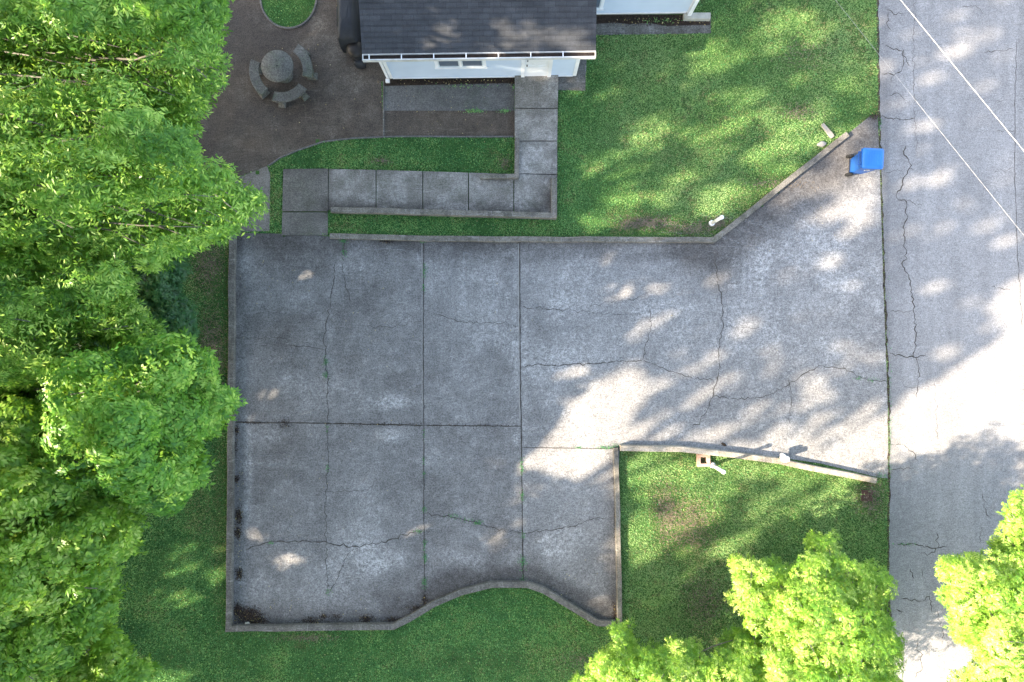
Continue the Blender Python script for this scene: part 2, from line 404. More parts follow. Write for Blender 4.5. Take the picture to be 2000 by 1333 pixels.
def pad_attr(x, y):
    north = segdist(x, y, [(455,462),(640,467),(1395,476)]); diag = segdist(x, y, [(1395,476),(1655,262),(1704,222)])
    bot = segdist(x, y, [(460,1224),(770,1220),(850,1177),(900,1153),(960,1139),(1030,1139)])
    curv = segdist(x, y, [(1030,1139),(1120,1183),(1166,1214),(1211,1215)]); left = segdist(x, y, [(462,470),(455,1224)])
    right = segdist(x, y, [(1200,900),(1203,1215)])
    n = fbm(x/50, y/50, 1); n2 = fbm(x/16, y/16, 8); n3 = fbm(x/130, y/130, 31)
    w = 26+50*n
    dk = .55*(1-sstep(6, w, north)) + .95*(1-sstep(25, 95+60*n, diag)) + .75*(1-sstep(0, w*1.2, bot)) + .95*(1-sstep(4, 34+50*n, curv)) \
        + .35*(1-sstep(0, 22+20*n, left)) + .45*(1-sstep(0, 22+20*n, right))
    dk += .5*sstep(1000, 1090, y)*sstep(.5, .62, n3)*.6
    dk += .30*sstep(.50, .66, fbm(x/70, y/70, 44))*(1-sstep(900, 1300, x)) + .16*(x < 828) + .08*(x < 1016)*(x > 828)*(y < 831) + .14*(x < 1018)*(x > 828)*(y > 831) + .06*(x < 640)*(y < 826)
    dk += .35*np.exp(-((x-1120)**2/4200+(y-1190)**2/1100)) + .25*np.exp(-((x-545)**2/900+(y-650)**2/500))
    for cx, cy, rx, ry in ((860,1130,70,18),(880,1140,60,20),(1060,505,60,14),(1240,503,120,12),(760,1165,70,14),(620,820,16,6),(600,520,70,25),(1600,330,40,30)):
        dk += .3*np.exp(-(((x-cx)/rx)**2+((y-cy)/ry)**2))
    # rusty mud film and tyre rubber at the mouth
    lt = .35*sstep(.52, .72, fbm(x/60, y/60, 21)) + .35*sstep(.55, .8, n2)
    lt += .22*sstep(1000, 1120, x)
    for cx, cy, rx, ry, k in ((486,925,9,95,.9),(520,850,45,16,.5),(765,850,30,14,.9),(520,905,35,6,.7),(770,785,50,14,.9),(580,1085,40,22,.4),
                              (690,1050,45,30,.5),(700,1110,50,28,.7),(760,1095,40,22,.5),(880,1085,30,20,.6),(930,1095,35,20,.7),(1000,1085,20,25,.6),
                              (1090,1065,50,35,.55),(1070,1080,8,8,.9),(1086,1075,9,7,.9),(1070,1050,8,8,.9),(610,475,12,8,.6),(1482,525,14,45,.8),(1500,500,12,30,.6),
                              (560,740,40,25,.5),(530,700,35,20,.4),(900,570,10,45,.35),(930,620,50,60,.22),(690,530,60,20,.3),(1650,560,30,18,.7),(1640,600,20,20,.4),
                              (1110,700,90,40,.3),(1120,560,60,60,.3),(1300,650,90,40,.2),(1580,690,80,50,.2),(720,1075,16,22,.5)):
        lt += k*np.exp(-(((x-cx)/rx)**2+((y-cy)/ry)**2)**1.5)
    # curved wheel tracks swinging in from the road
    for (cx, cy, r, wd, k) in ((1290,1010,560,5,.55),(1300,1020,590,9,.45),(1310,1000,620,5,.5),(1330,1060,640,8,.35),(1280,980,500,10,.3),(1370,1250,770,5,.3)):
        rr = np.hypot(x-cx, y-cy); ang = (x > 1180)*(y < 620)
        lt += k*np.exp(-((rr-r)/wd)**2)*ang*sstep(.35, .6, fbm(x/22, y/22, int(r)))
    for xs, y0, y1, k in ((1462,490,580,.6),(1452,500,560,.4),(1432,500,560,.35),(905,490,640,.35),(918,490,560,.3),(880,520,700,.2),(965,500,700,.2)):
        lt += k*np.exp(-((x-xs-(y-y0)*.03)/2.4)**2)*((y > y0) & (y < y1))
    jd = np.minimum.reduce([np.abs(x-640-(y-460)*.0)+0, np.abs(x-828), np.abs(x-1016)])
    lt += .30*np.exp(-(np.abs(x-(1016+0*y))-9)**2/16)*(y < 1130)*sstep(.3, .6, n2)
    return dict(dark=np.clip(dk, 0, .95), light=np.clip(lt*(1-.8*np.clip(dk, 0, 1)), 0, .95))
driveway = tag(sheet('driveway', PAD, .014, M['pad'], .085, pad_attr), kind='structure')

def road_attr(x, y):
    n = fbm(x/60, y/200, 3)
    dk = .25*(1-sstep(1745, 1800, x+14*np.sin(y/90)))*sstep(.3, .6, n) + .18*(x > 1984) + .28*(1-sstep(0, 14, np.abs(x-1728)))
    lt = .35*sstep(.5, .7, fbm(x/18, y/260, 13)) + .3*np.exp(-((x-1979)/5)**2)
    return dict(dark=np.clip(dk, 0, .8), light=np.clip(lt, 0, .7))
road = tag(sheet('road', ROAD, .009, M['road'], .14, road_attr), kind='structure')
tag(sheet('slab_path', SLABDARK, .012, M['slab']), kind='structure')
tag(sheet('soil_bed', MULCH, .018, M['mulch']), kind='structure')
tag(sheet('side_apron', APRON, .012, M['wall_dark']), kind='structure')
tag(sheet('drip_pavement', LEDGE, .012, M['wall_dark']), kind='structure')
tag(sheet('drip_soil', LEDGEMULCH, .016, M['mulch']), kind='structure')
tag(sheet('lawn_circle', CIRCLE, .013, M['ground']), kind='structure')

# walkway of separate tilted slabs
mb = MB()
slabs = [([(555,332),(641,331),(641,413),(553,413)],.05,.05),([(553,416),(640,416),(640,460),(552,460)],.045,.02),
 ([(644,332),(734,334),(734,412),(643,410)],.055,.075),([(737,334),(825,337),(825,415),(737,412)],.077,.095),
 ([(828,337),(914,340),(914,418),(828,415)],.097,.115),([(917,340),(1002,343),(1002,421),(917,419)],.117,.135),
 ([(1005,343),(1087,345),(1087,423),(1005,421)],.14,.14),([(1006,280),(1087,280),(1087,342),(1006,341)],.15,.15),
 ([(1006,217),(1088,217),(1087,277.5),(1006,277.5)],.17,.17),([(1006,150),(1089,150),(1088,214.5),(1006,214.5)],.19,.19)]
V = []; F = []
for pts, z0, z1 in slabs:
    n = 10; a, b, c, d = [np.array(W(*p)[:2]) for p in pts]
    m_ = (a+b+c+d)/4; a, b, c, d = [m_+(q-m_)*(1+.014/np.linalg.norm(q-m_)) for q in (a, b, c, d)]
    if a[1] > d[1]: a, b, c, d = d, c, b, a
    base = len(V)
    for j in range(n+1):
        for i in range(n+1):
            u = i/n; v = j/n; p = (a*(1-u)+b*u)*(1-v)+(d*(1-u)+c*u)*v
            V.append((p[0], p[1], z0+(z1-z0)*u))
    for j in range(n):
        for i in range(n):
            q = base+j*(n+1)+i; F.append((q, q+1, q+n+2, q+n+1))
    for (p, q, zp, zq) in ((a, b, z0, z1), (b, c, z1, z1), (c, d, z1, z0), (d, a, z0, z0)):
        k = len(V); V += [(p[0], p[1], -.05), (q[0], q[1], -.05), (q[0], q[1], zq), (p[0], p[1], zp)]; F.append((k, k+1, k+2, k+3))
V = np.array(V); px, py = PX(V[:, 0], V[:, 1])
nn = fbm(px/25, py/25, 4)
dkw = .75*(1-sstep(4, 26+14*nn, segdist(px, py, [(646,408),(1078,416),(1078,348)]))) + .55*(px < 645)*(.5+.5*nn) + .3*(1-sstep(0, 22, segdist(px, py, [(553,331),(735,333),(1004,343),(1012,343),(1010,270)]))) \
      + .3*(1-sstep(0, 12, segdist(px, py, [(1088,150),(1088,345)])))
ltw = .5*sstep(.42, .6, fbm(px/30, py/30, 14))*(px > 650)+.45*np.exp(-(((px-1045)/26)**2+((py-318)/40)**2))
walkway = tag(mesh_np('walkway', V, F, M['ramp'], attrs=dict(dark=('POINT', np.clip(dkw, 0, .9)), light=('POINT', np.clip(ltw, 0, .8)))), kind='structure')

# ------------------------------------------------------------ cracks and joints
def ribbon(V, F, pts, w, z, jit=2.0, step=7, wvar=.6, seed=0):
    r = random.Random(seed); P = [np.array(p, float) for p in pts]; Q = [P[0]]
    for a, b in zip(P, P[1:]):
        L = np.hypot(*(b-a)); n = max(1, int(L/step)); nrm = np.array([-(b-a)[1], (b-a)[0]])/(L+1e-6)
        for i in range(1, n+1):
            q = a+(b-a)*i/n
            if i < n: q = q+nrm*r.gauss(0, jit)
            Q.append(q)
    base = len(V)
    for i, q in enumerate(Q):
        d = Q[min(i+1, len(Q)-1)]-Q[max(i-1, 0)]; d = d/(np.hypot(*d)+1e-6); nrm = np.array([-d[1], d[0]])
        ww = w*(1-wvar/2+wvar*r.random())*.5
        if w < 3 and (i == 0 or i == len(Q)-1): ww *= .3
        for s in (1, -1):
            x, y, _ = W(*(q+nrm*ww*s)); V.append((x, y, z))
    for i in range(len(Q)-1):
        k = base+2*i; F.append((k, k+1, k+3, k+2))
def ribbons(name, items, z, mat, parent, **kw):
    V = []; F = []
    for i, it in enumerate(items): ribbon(V, F, it[0], it[1]*(.62 if name == 'crack' else .75), z, seed=i*13+5, **kw)
    V = np.array(V)
    o = mesh_np(name, V, F, mat, parent); return o
ribbons('expansion_joint', [([(457,825),(640,827),(828,831)], 2.8), ([(828,831),(1018,833)], 2.2), ([(828,470),(827,700),(828,831),(828,1000),(830,1175)], 2.0),
    ([(1015,470),(1016,700),(1018,833),(1020,1000),(1022,1140)], 2.6), ([(1019,874),(1205,877)], 2.0)], .018, M['crack'], driveway, jit=.35, step=9, wvar=.8)
ribbons('joint_margin', [([(1012.5,475),(1013.5,700),(1015,828)], 2.5),([(824.5,470),(824.5,700),(825,829)], 1.6)], .0165, mat_plain('pale_margin', (.26,.25,.235), .9), driveway, jit=.3, step=12)
CR = [([(672,470),(668,500),(675,560),(686,590)],1.5),([(656,512),(650,560),(640,620),(633,660),(637,690),(640,760),(641,825)],2.0),
 ([(460,660),(520,659),(560,662)],1.1),([(566,676),(600,677),(634,683)],1.7),([(641,833),(642,900),(636,960),(637,1050),(638,1110),(640,1150)],1.6),
 ([(480,1073),(520,1060),(590,1056),(640,1060),(690,1067),(740,1062),(790,1045),(826,1036)],2.4),([(690,1067),(672,1100),(655,1140),(645,1155)],1.4),
 ([(830,1003),(850,1006),(880,1010),(930,1020),(970,1033),(1020,1041),(1060,1036),(1110,1030),(1160,1012),(1180,1014)],1.9),
 ([(640,960),(680,961),(720,958),(735,930)],1.0),([(828,625),(760,640),(700,637)],.9),([(845,614),(900,628),(980,632),(1014,637)],1.4),
 ([(1018,601),(1060,604),(1105,605)],1.6),([(1105,605),(1165,612),(1230,615)],.9),([(1020,718),(1050,711),(1090,716),(1150,710),(1210,707),(1256,703)],1.9),
 ([(1256,703),(1262,670),(1270,640),(1268,600)],1.3),([(1256,703),(1300,722),(1350,737),(1392,743)],1.6),
 ([(1396,495),(1400,540),(1408,580),(1412,640),(1405,670),(1403,730),(1392,775),(1375,810),(1352,837)],2.2),
 ([(1392,775),(1430,779),(1490,776),(1535,755),(1570,730),(1605,714)],1.8),([(1605,714),(1650,720),(1690,740),(1733,746)],1.6),([(1540,740),(1545,780),(1540,830)],1.4),
 ([(1540,752),(1538,740)],1.2),([(1412,635),(1440,640),(1500,645)],.9),([(1150,600),(1190,590),(1260,580)],1.0),([(1400,560),(1460,547),(1540,545)],.9)]
ribbons('crack', CR, .0185, M['crack'], driveway, jit=1.8, step=6, wvar=1.0)
SC = []
for (cx, cy, r, a0, a1) in ((1290,1010,560,52,82),(1300,1020,590,50,80),(1302,1012,600,46,76),(1310,1000,620,44,70),(1330,1060,640,52,84),(1300,1030,575,60,92),(1280,980,500,50,80),(1370,1250,770,66,95),(1320,1100,660,60,95),(1340,1120,700,58,88)):
    SC.append(([(cx+r*math.cos(R(a)), cy-r*math.sin(R(a))) for a in np.linspace(a0, a1, 12)], random.uniform(1.5, 4)))
for x_, y0_, y1_, w_ in ((1462,486,590,3.5),(1452,500,570,2.5),(1432,500,560,2.5),(1410,540,600,2),(905,490,640,3),(912,490,520,9),(880,520,700,2),(965,500,700,2),(1486,480,560,4),(940,520,600,2),(505,850,1000,2.5),(488,850,1010,7)):
    SC.append(([(x_, y0_), (x_+random.uniform(-4, 8), (y0_+y1_)/2), (x_+random.uniform(-6, 12), y1_)], w_))
SC += [([(700,488),(760,486),(826,495)],2.5),([(482,907),(520,909),(545,905),(560,914),(590,908)],3.5),([(482,888),(560,888)],2),([(735,778),(760,790),(800,796)],3.5),([(742,785),(775,800),(815,805)],3),([(1160,580),(1260,578),(1420,575),(1560,580)],1.5),([(1440,585),(1600,582)],1.8),([(885,896),(950,900)],2),([(560,600),(590,592),(640,600)],2),([(1110,610),(1235,615)],1.6)]
for _ in range(90):
    x_ = random.uniform(480, 1700); y_ = random.uniform(490, 850) if x_ > 1190 else random.uniform(490, 1120); a = random.choice([R(90), R(90), R(15), R(-20)])+random.gauss(0, .25); L_ = random.uniform(15, 70)
    SC.append(([(x_, y_), (x_+math.cos(a)*L_*.5+random.gauss(0, 3), y_+math.sin(a)*L_*.5), (x_+math.cos(a)*L_, y_+math.sin(a)*L_)], random.uniform(1.2, 4)))
V_ = []; F_ = []
for i, it in enumerate(SC): ribbon(V_, F_, it[0], it[1], .0152, jit=.5, step=10, seed=i)
mesh_np('scuff_marks', V_, F_, M['scuff'], driveway)
RC = [([(1730,20),(1750,30),(1765,28)],2),([(1728,88),(1735,92),(1760,100),(1775,130)],2.0),([(1735,25),(1732,50),(1740,60)],2),
 ([(1762,95),(1765,125),(1760,140),(1745,148),(1722,145)],2.2),([(1745,148),(1740,162)],1.6),([(1735,188),(1752,182),(1770,197)],1.6),
 ([(1718,230),(1750,231),(1763,235),(1786,231)],2),([(1786,0),(1784,100),(1786,231),(1787,262),(1793,300)],1.1),
 ([(1768,285),(1765,303),(1774,312),(1775,330),(1764,348),(1758,372),(1750,385),(1770,395),(1770,430),(1764,460),(1770,490),(1762,520),(1775,545),(1780,580),(1785,620),(1788,660),(1783,700)],2.6),
 ([(1765,303),(1757,302)],1.4),([(1774,330),(1785,333)],1.6),([(1764,332),(1730,337)],1.4),([(1770,392),(1800,402)],1.3),([(1764,348),(1752,350)],1.2),
 ([(1737,691),(1765,697),(1808,694)],2.4),([(1790,697),(1795,730),(1792,755),(1790,780)],2.0),([(1765,755),(1792,757)],1.3),([(1738,610),(1785,608)],1.3),
 ([(1737,866),(1765,868),(1785,885),(1793,900)],1.6),([(1738,918),(1785,915)],1.4),([(1824,745),(1828,800),(1830,858)],1.0),
 ([(1750,1062),(1790,1064),(1815,1070),(1848,1068)],2.4),([(1828,1040),(1832,1070),(1810,1085),(1798,1080)],1.8),([(1918,960),(1925,1000),(1935,1013)],1.6),([(1915,1030),(1912,1060)],1.2),
 ([(1778,1110),(1785,1130)],2.5),([(1800,1112),(1806,1130)],2),([(1760,1170),(1800,1174),(1815,1165),(1820,1195)],2.2),([(1750,1190),(1762,1195),(1755,1200)],3),
 ([(1830,1190),(1843,1240),(1838,1260)],1.2),([(1790,1250),(1800,1300),(1785,1325)],1.4),([(1920,103),(1980,98)],1.6),([(1942,258),(1982,256)],1.2),([(1940,338),(1980,328)],1),
 ([(1935,560),(1960,566),(1985,568)],1.2),([(1942,200),(1960,195)],1.1),([(1880,14),(1905,12),(1925,30)],1.0)]
ribbons('crack', RC, .0125, M['crack'], road, jit=2.0, step=5, wvar=1.1)
ribbons('edge_crack', [([(1712,-40),(1715,120),(1717,225),(1720,330),(1724,470),(1730,640),(1735,780),(1736,935),(1734,1110),(1742,1333)],4.5)], .0182, M['joint'], road, jit=.8, step=8, wvar=1.3)
ribbons('road_seam', [([(1984,78),(1982,180),(1981,330),(1986,480),(1996,640)],1.6)], .0125, M['seam'], road, jit=.7, step=12)
for o in bpy.data.objects:
    if o.name.split('.')[0] in ('crack',): pass

# ------------------------------------------------------------ low concrete walls
def wall(name, pts, w, z0, zt, mat, label, cat='wall', jit=.6, step=40, parent=None):
    """pts: centre line in photo pixels of the wall's top"""
    zs = zt if hasattr(zt, '__len__') else [zt]*len(pts)
    P = [np.array(W(p[0], p[1], z)) for p, z in zip(pts, zs)]
    Q = [P[0]]; corner = [True]
    for a, b in zip(P, P[1:]):
        n = max(1, int(np.hypot(*(b-a)[:2])*62/step))
        for i in range(1, n+1):
            q = a+(b-a)*i/n
            if i < n: q = q+np.array([random.gauss(0, jit/62*.8), random.gauss(0, jit/62*.8), random.gauss(0, .005)])
            Q.append(q)
    rings = []
    for i, q in enumerate(Q):
        d1 = (Q[i]-Q[i-1])[:2] if i else (Q[1]-Q[0])[:2]; d2 = (Q[i+1]-Q[i])[:2] if i < len(Q)-1 else d1
        d1 = d1/np.hypot(*d1); d2 = d2/np.hypot(*d2); t = d1+d2; t /= np.hypot(*t); n = np.array([-t[1], t[0]])
        k = 1/max(.6, float(np.dot(n, [-d1[1], d1[0]]))); h = w/2*k; c = .012
        L = lambda s, z: (q[0]+n[0]*s, q[1]+n[1]*s, z)
        rings.append([L(-h, z0), L(h, z0), L(h, q[2]-c), L(h-c, q[2]), L(-h+c, q[2]), L(-h, q[2]-c)])
    mb = MB(); mb.loft(rings); mb.f = [f[::-1] for f in mb.f]
    o = mb.build(name, mat, parent)
    if label: tag(o, label, cat)
    return o
CW = .2
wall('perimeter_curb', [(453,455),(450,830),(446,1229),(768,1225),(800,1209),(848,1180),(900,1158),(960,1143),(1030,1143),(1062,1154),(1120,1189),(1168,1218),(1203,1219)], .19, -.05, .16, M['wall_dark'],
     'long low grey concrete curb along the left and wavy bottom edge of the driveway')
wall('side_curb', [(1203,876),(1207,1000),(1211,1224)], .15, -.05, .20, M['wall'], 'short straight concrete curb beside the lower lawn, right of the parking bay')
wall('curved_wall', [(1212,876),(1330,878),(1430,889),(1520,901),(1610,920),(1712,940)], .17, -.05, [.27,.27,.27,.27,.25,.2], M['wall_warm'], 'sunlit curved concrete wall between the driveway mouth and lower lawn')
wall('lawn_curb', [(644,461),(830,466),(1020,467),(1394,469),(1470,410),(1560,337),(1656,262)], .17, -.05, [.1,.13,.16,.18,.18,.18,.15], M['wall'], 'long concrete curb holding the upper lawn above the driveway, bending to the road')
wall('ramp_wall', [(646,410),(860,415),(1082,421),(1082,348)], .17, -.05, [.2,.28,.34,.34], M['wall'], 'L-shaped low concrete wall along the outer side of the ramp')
wall('ramp_wall', [(1010,270),(1009,344),(938,345)], .14, -.05, [.32,.32,.28], M['wall'], 'small L-shaped concrete wall at the inner corner of the ramp')
wall('patio_edging', [(1003,267),(900,267),(760,267),(690,270),(630,277),(580,294),(545,309),(524,324)], .05, -.03, .045, M['slab'], 'thin dark curved edging between the brown patio and the grass bed', 'edging')
wall('circle_edging', [(563+55*math.cos(a), -6+61*math.sin(a)) for a in np.linspace(0, math.pi, 20)], .06, -.02, .05, M['slab'], 'dark ring edging round the grass circle beside the patio', 'edging')
wall('house_ledge', [(1336,31),(1388,31)], .2, -.02, .18, M['found'], 'grey green concrete ledge block beyond the house corner', 'block')
wall('bed_curb', [(749,158),(749,218),(749,266)], .05, -.02, .04, M['wall_dark'], 'narrow concrete edge strip between patio and house path', 'edging')

# ------------------------------------------------------------ house
hx, hy, _ = W(765, 155.5); hr = math.atan2(W(1122,150.5)[1]-hy, W(1122,150.5)[0]-hx)
house = tag(empty('house', (hx, hy, 0), hr), 'pale blue sided house with dark shingle roof and white gutter', 'house')
Wd = 5.78   # width of the front part
def siding_wall(x0, x1, y, z0, z1, name='wall', back=False):
    mb = MB(); z = z0; e = .115; rings = []
    prof = []
    while z < z1-.01:
        zz = min(z+e, z1); prof += [(y-.016, z), (y-.003, zz)]; z = zz
    for x in (x0, x1): rings.append([(x, a, b) for a, b in prof])
    n = len(prof); vs = rings[0]+rings[1]; fs = [(i, n+i, n+i+1, i+1) for i in range(n-1)]
    mb.add(vs, fs); mb.box(x0, y, z0, x1, y+.12, z1)
    return mb.build(name, M['siding'], house)
RX = W(1345,37)[0]-hx; RY = W(1345,37)[1]-hy+.0   # right-hand part, corner in local coordinates (rotation is tiny)
EZ = 2.45
siding_wall(.0, Wd, 0, .14, EZ)
MB().box(0, .02, -.05, Wd, .14, .14).box(-.0, .14, -.05, .12, 6, .14).box(Wd-.12, .14, -.05, Wd, RY, .14).box(Wd, RY+.02, -.05, RX, RY+.14, .2).box(RX-.12, RY+.14, -.05, RX, RY+4, .2).build('foundation', M['found'], house)
MB().box(.0, .13, .14, .12, 6.0, EZ).build('side_wall', M['siding'], house)
MB().box(Wd-.12, .13, .14, Wd, RY+.2, EZ).build('side_wall', M['siding'], house)
siding_wall(Wd+.01, RX, RY, .2, 2.9, 'wall')
MB().box(RX-.12, RY+.13, .2, RX, RY+4, 2.9).build('side_wall', M['siding'], house)
for bxs in ([(-.03,-.03,.14,.07,-.017,EZ),(-.032,-.017,.14,-.002,.1,EZ)], [(Wd-.09,-.03,.14,Wd+.02,-.017,EZ),(Wd+.003,-.017,.14,Wd+.02,.1,EZ)], [(RX-.08,RY-.03,.2,RX+.02,RY-.017,2.9)]):
    m_ = MB()
    for b_ in bxs: m_.box(*b_)
    m_.build('corner_trim', M['white'], house)
for b_ in ((.07,-.04,.125,3.98,-.017,.165),(5.0,-.04,.125,Wd-.09,-.017,.165),(Wd+.02,RY-.04,.185,RX-.1,RY-.017,.235)): MB().box(*b_).build('base_trim', M['white'], house)
# window pair
def window(x0, x1, z0, z1, y, n=2):
    w = MB().box(x0, y-.05, z0, x0+.09, y-.014, z1).box(x1-.09, y-.05, z0, x1, y-.014, z1).box(x0+.09, y-.05, z1-.09, x1-.09, y-.014, z1)\
        .box(x0-.03, y-.075, z0-.05, x1+.03, y-.014, z0)
    st = (x1-x0-.18)/n
    for k in range(1, n): w.box(x0+.09+st*k-.03, y-.048, z0, x0+.09+st*k+.03, y-.014, z1-.09)
    f = w.build('window', M['white'], house)
    sa = MB(); gl = MB()
    for k in range(n):
        a = x0+.09+st*k+(.03 if k else 0); b = x0+.09+st*(k+1)-(.03 if k < n-1 else 0)
        sa.box(a, y-.036, z0, a+.035, y-.02, z1-.09).box(b-.035, y-.036, z0, b, y-.02, z1-.09).box(a+.035, y-.036, z0, b-.035, y-.02, z0+.04)
        gl.box(a+.035, y-.026, z0+.04, b-.035, y-.021, z1-.09)
    sa.build('frame', mat_sash, f); gl.build('pane', M['glass'], f)
mat_sash = mat_plain('sash_grey', (.55, .60, .62), .5, .1, 5)
window(1.5, 3.02, .98, 1.95, 0); window(5.9, 6.6, .55, 1.8, RY, 1)
# door
dx0, dx1 = 4.13, 4.93
door = MB().box(dx0+.06, -.035, .19, dx1-.04, -.02, 2.15).box(dx0+.14, -.045, .3, dx1-.12, -.035, 1.0).box(dx0+.14, -.045, 1.12, dx1-.12, -.035, 2.0).build('door', M['white'], house)
MB().box(dx0+.09, -.08, 1.02, dx0+.13, -.046, 1.10, .006).build('handle', M['rock'], door)
MB().box(dx0-.06, -.07, .15, dx0+.05, -.018, 2.25).box(dx1-.04, -.07, .15, dx1+.07, -.018, 2.25).box(dx0+.05, -.065, 2.15, dx1-.04, -.018, 2.25).build('door_trim', M['white'], house)
MB().box(dx0+.05, -.10, .145, dx1-.03, -.018, .185).build('threshold', M['found'], house)
for z in (1.42, 1.32): MB().box(dx0+.10, -.05, z, dx0+.145, -.046, z+.014).box(dx0+.10, -.05, z+.045, dx0+.145, -.046, z+.059).box(dx0+.116, -.05, z+.014, dx0+.13, -.046, z+.045).build('number', M['black'], door)
# roof with stepped courses
rx0 = W(708,110,2.45)[0]-hx; rx1 = W(1163.5,107,2.5)[0]-hx; ry0 = W(900,108,2.47)[1]-hy+.02
def roof(x0, x1, y0, z0, y1, slope, name='roof'):
    mb = MB(); e = .14; n = int((y1-y0)/e)
    for i in range(n):
        a = y0+i*e; b = a+e+.02; za = z0+(a-y0)*slope; zb = z0+(b-y0)*slope
        mb.box(0, 0, 0, 0, 0, 0) if False else None
        mb.add([(x0, a, za+.012), (x1, a, za+.012), (x1, b, zb+.001), (x0, b, zb+.001), (x0, a, za-.02), (x1, a, za-.02)], [(0,1,2,3),(4,5,1,0)])
    z1 = z0+(y1-y0)*slope
    mb.add([(x0, y0, z0-.02), (x1, y0, z0-.02), (x1, y1, z1-.02), (x0, y1, z1-.02), (x0, y0, z0-.09), (x1, y0, z0-.09), (x1, y1, z1-.09), (x0, y1, z1-.09)], [(7,6,5,4),(0,4,5,1),(1,5,6,2),(3,7,4,0)])
    # far slope down
    y2 = y1+(y1-y0); mb.add([(x0, y1, z1), (x1, y1, z1), (x1, y2, z0), (x0, y2, z0)], [(0,1,2,3)])
    return mb.build(name, M['shingle'], house)
roof(rx0, rx1, ry0, 2.5, ry0+4.6, .27)
roof(rx1+.03, RX+.35, RY-.4, 2.95, RY+3.2, .27)
MB().box(rx0, ry0+.02, 2.36, rx1, ry0+.04, 2.48).box(rx0+.0, ry0+.04, 2.36, rx1, .0, 2.38).build('soffit', M['white'], house)
gy = ry0-.175
gt = MB().box(rx0, gy, 2.36, rx1, gy+.03, 2.50).box(rx0, gy+.16, 2.36, rx1, gy+.173, 2.505).box(rx0, gy+.03, 2.36, rx1, gy+.16, 2.375)\
    .box(rx0, gy+.03, 2.375, rx0+.02, gy+.16, 2.5).box(rx1-.02, gy+.03, 2.375, rx1, gy+.16, 2.5)
gutter = gt.build('gutter', M['gutter'], house)
MB().box(rx0+.02, gy+.03, 2.376, rx1-.02, gy+.16, 2.43).build('gutter_debris', M['gutter_in'], gutter)
for x in [rx0+.19]+[rx0+.19+.9*k for k in range(1, 8)]:
    if x < rx1-.1: MB().box(x-.014, gy+.031, 2.492, x+.014, gy+.159, 2.502).build('hanger', M['white'], gutter)
MB().box(-.13, -.04, .12, -.05, .05, 2.3, .01).box(-.16, -.16, .1, -.04, -.05, .2, .01).build('downspout', M['white'], house)
MB().box(RX-.06, RY-.13, .14, RX+.05, RY-.035, 2.85, .01).box(RX-.07, RY-.2, .06, RX+.06, RY-.135, .17, .01).build('downspout', M['white'], house)

# ------------------------------------------------------------ recycling cart
bx, by, _ = W(1669, 327)
cart = tag(empty('recycling_bin', (bx, by, .014), R(-3)), 'blue wheeled recycling bin with closed lid at the driveway mouth by the road', 'bin')
def rrect(x0, x1, y0, y1, z, r=.05, k=4, tilt=0.0):
    out = []
    for cx, cy, a0 in ((x1-r, y0+r, -90), (x1-r, y1-r, 0), (x0+r, y1-r, 90), (x0+r, y0+r, 180)):
        for i in range(k+1):
            a = R(a0+90*i/k); px_ = cx+r*math.cos(a); out.append((px_, cy+r*math.sin(a), z+tilt*px_))
    return out
MB().loft([rrect(-.22,.24,-.24,.24,.03,.05), rrect(-.24,.27,-.25,.25,.2,.05), rrect(-.30,.34,-.285,.285,.86,.05), rrect(-.33,.37,-.30,.30,.93,.05), rrect(-.33,.37,-.30,.30,.98,.05)], smooth=True).build('body', M['blue_dark'], cart)
MB().box(-.345, -.31, .945, .385, .31, .975, .01).build('rim', M['blue_dark'], cart)
lid = MB().loft([rrect(-.32,.40,-.325,.325,.985,.07), rrect(-.33,.41,-.33,.33,1.0,.08), rrect(-.32,.40,-.32,.32,1.03,.08), rrect(-.27,.36,-.28,.28,1.062,.08), rrect(-.2,.3,-.22,.22,1.075,.08)], smooth=True).build('lid', M['blue'], cart)
rb = MB()
for k in range(6): rb.box(-.18+k*.085, -.2, 1.07, -.16+k*.085, .2, 1.082, .003)
rb.build('lid_rib', M['blue'], lid)
MB().tube([(-.42,-.22,.96),(-.42,.22,.96)], .018, 8).tube([(-.33,-.2,.96),(-.42,-.2,.96)], .015, 6).tube([(-.33,.2,.96),(-.42,.2,.96)], .015, 6).build('handle', M['blue_dark'], cart)
MB().tube([(-.27,-.30,.13),(-.27,.30,.13)], .012, 8).build('axle', M['black'], cart)
for s in (-1, 1):
    y0 = s*.27; rings = []
    for (yy, r) in ((0,.07),(0,.125),(.012,.135),(.05,.135),(.062,.125),(.062,.07)):
        rings.append([(-.27+r*math.cos(2*math.pi*k/20), y0+s*yy, .135+r*math.sin(2*math.pi*k/20)) for k in range(20)])
    MB().loft(rings, smooth=True).build('wheel', M['tire'], cart)
cart.scale = (.88, .95, 1)
# white emblem of three chasing arrows on the south side
em = MB(); 
for k in range(3):
    a = R(90+120*k); c, s_ = math.cos(a), math.sin(a)
    tri = [(-.055, .035), (.02, .035), (.02, .015), (.062, .05), (.02, .085), (.02, .065), (-.055, .065)]
    vs = []
    for u, v in tri:
        X = u*math.cos(a-R(90))-v*math.sin(a-R(90)); Z = u*math.sin(a-R(90))+v*math.cos(a-R(90))
        zz = .66+Z*1.1; vs.append((.05+X*1.3, -.2795-(zz-.66)*.053-.003, zz))
    em.add(vs, [list(range(7))])
em.build('emblem', M['white'], cart)

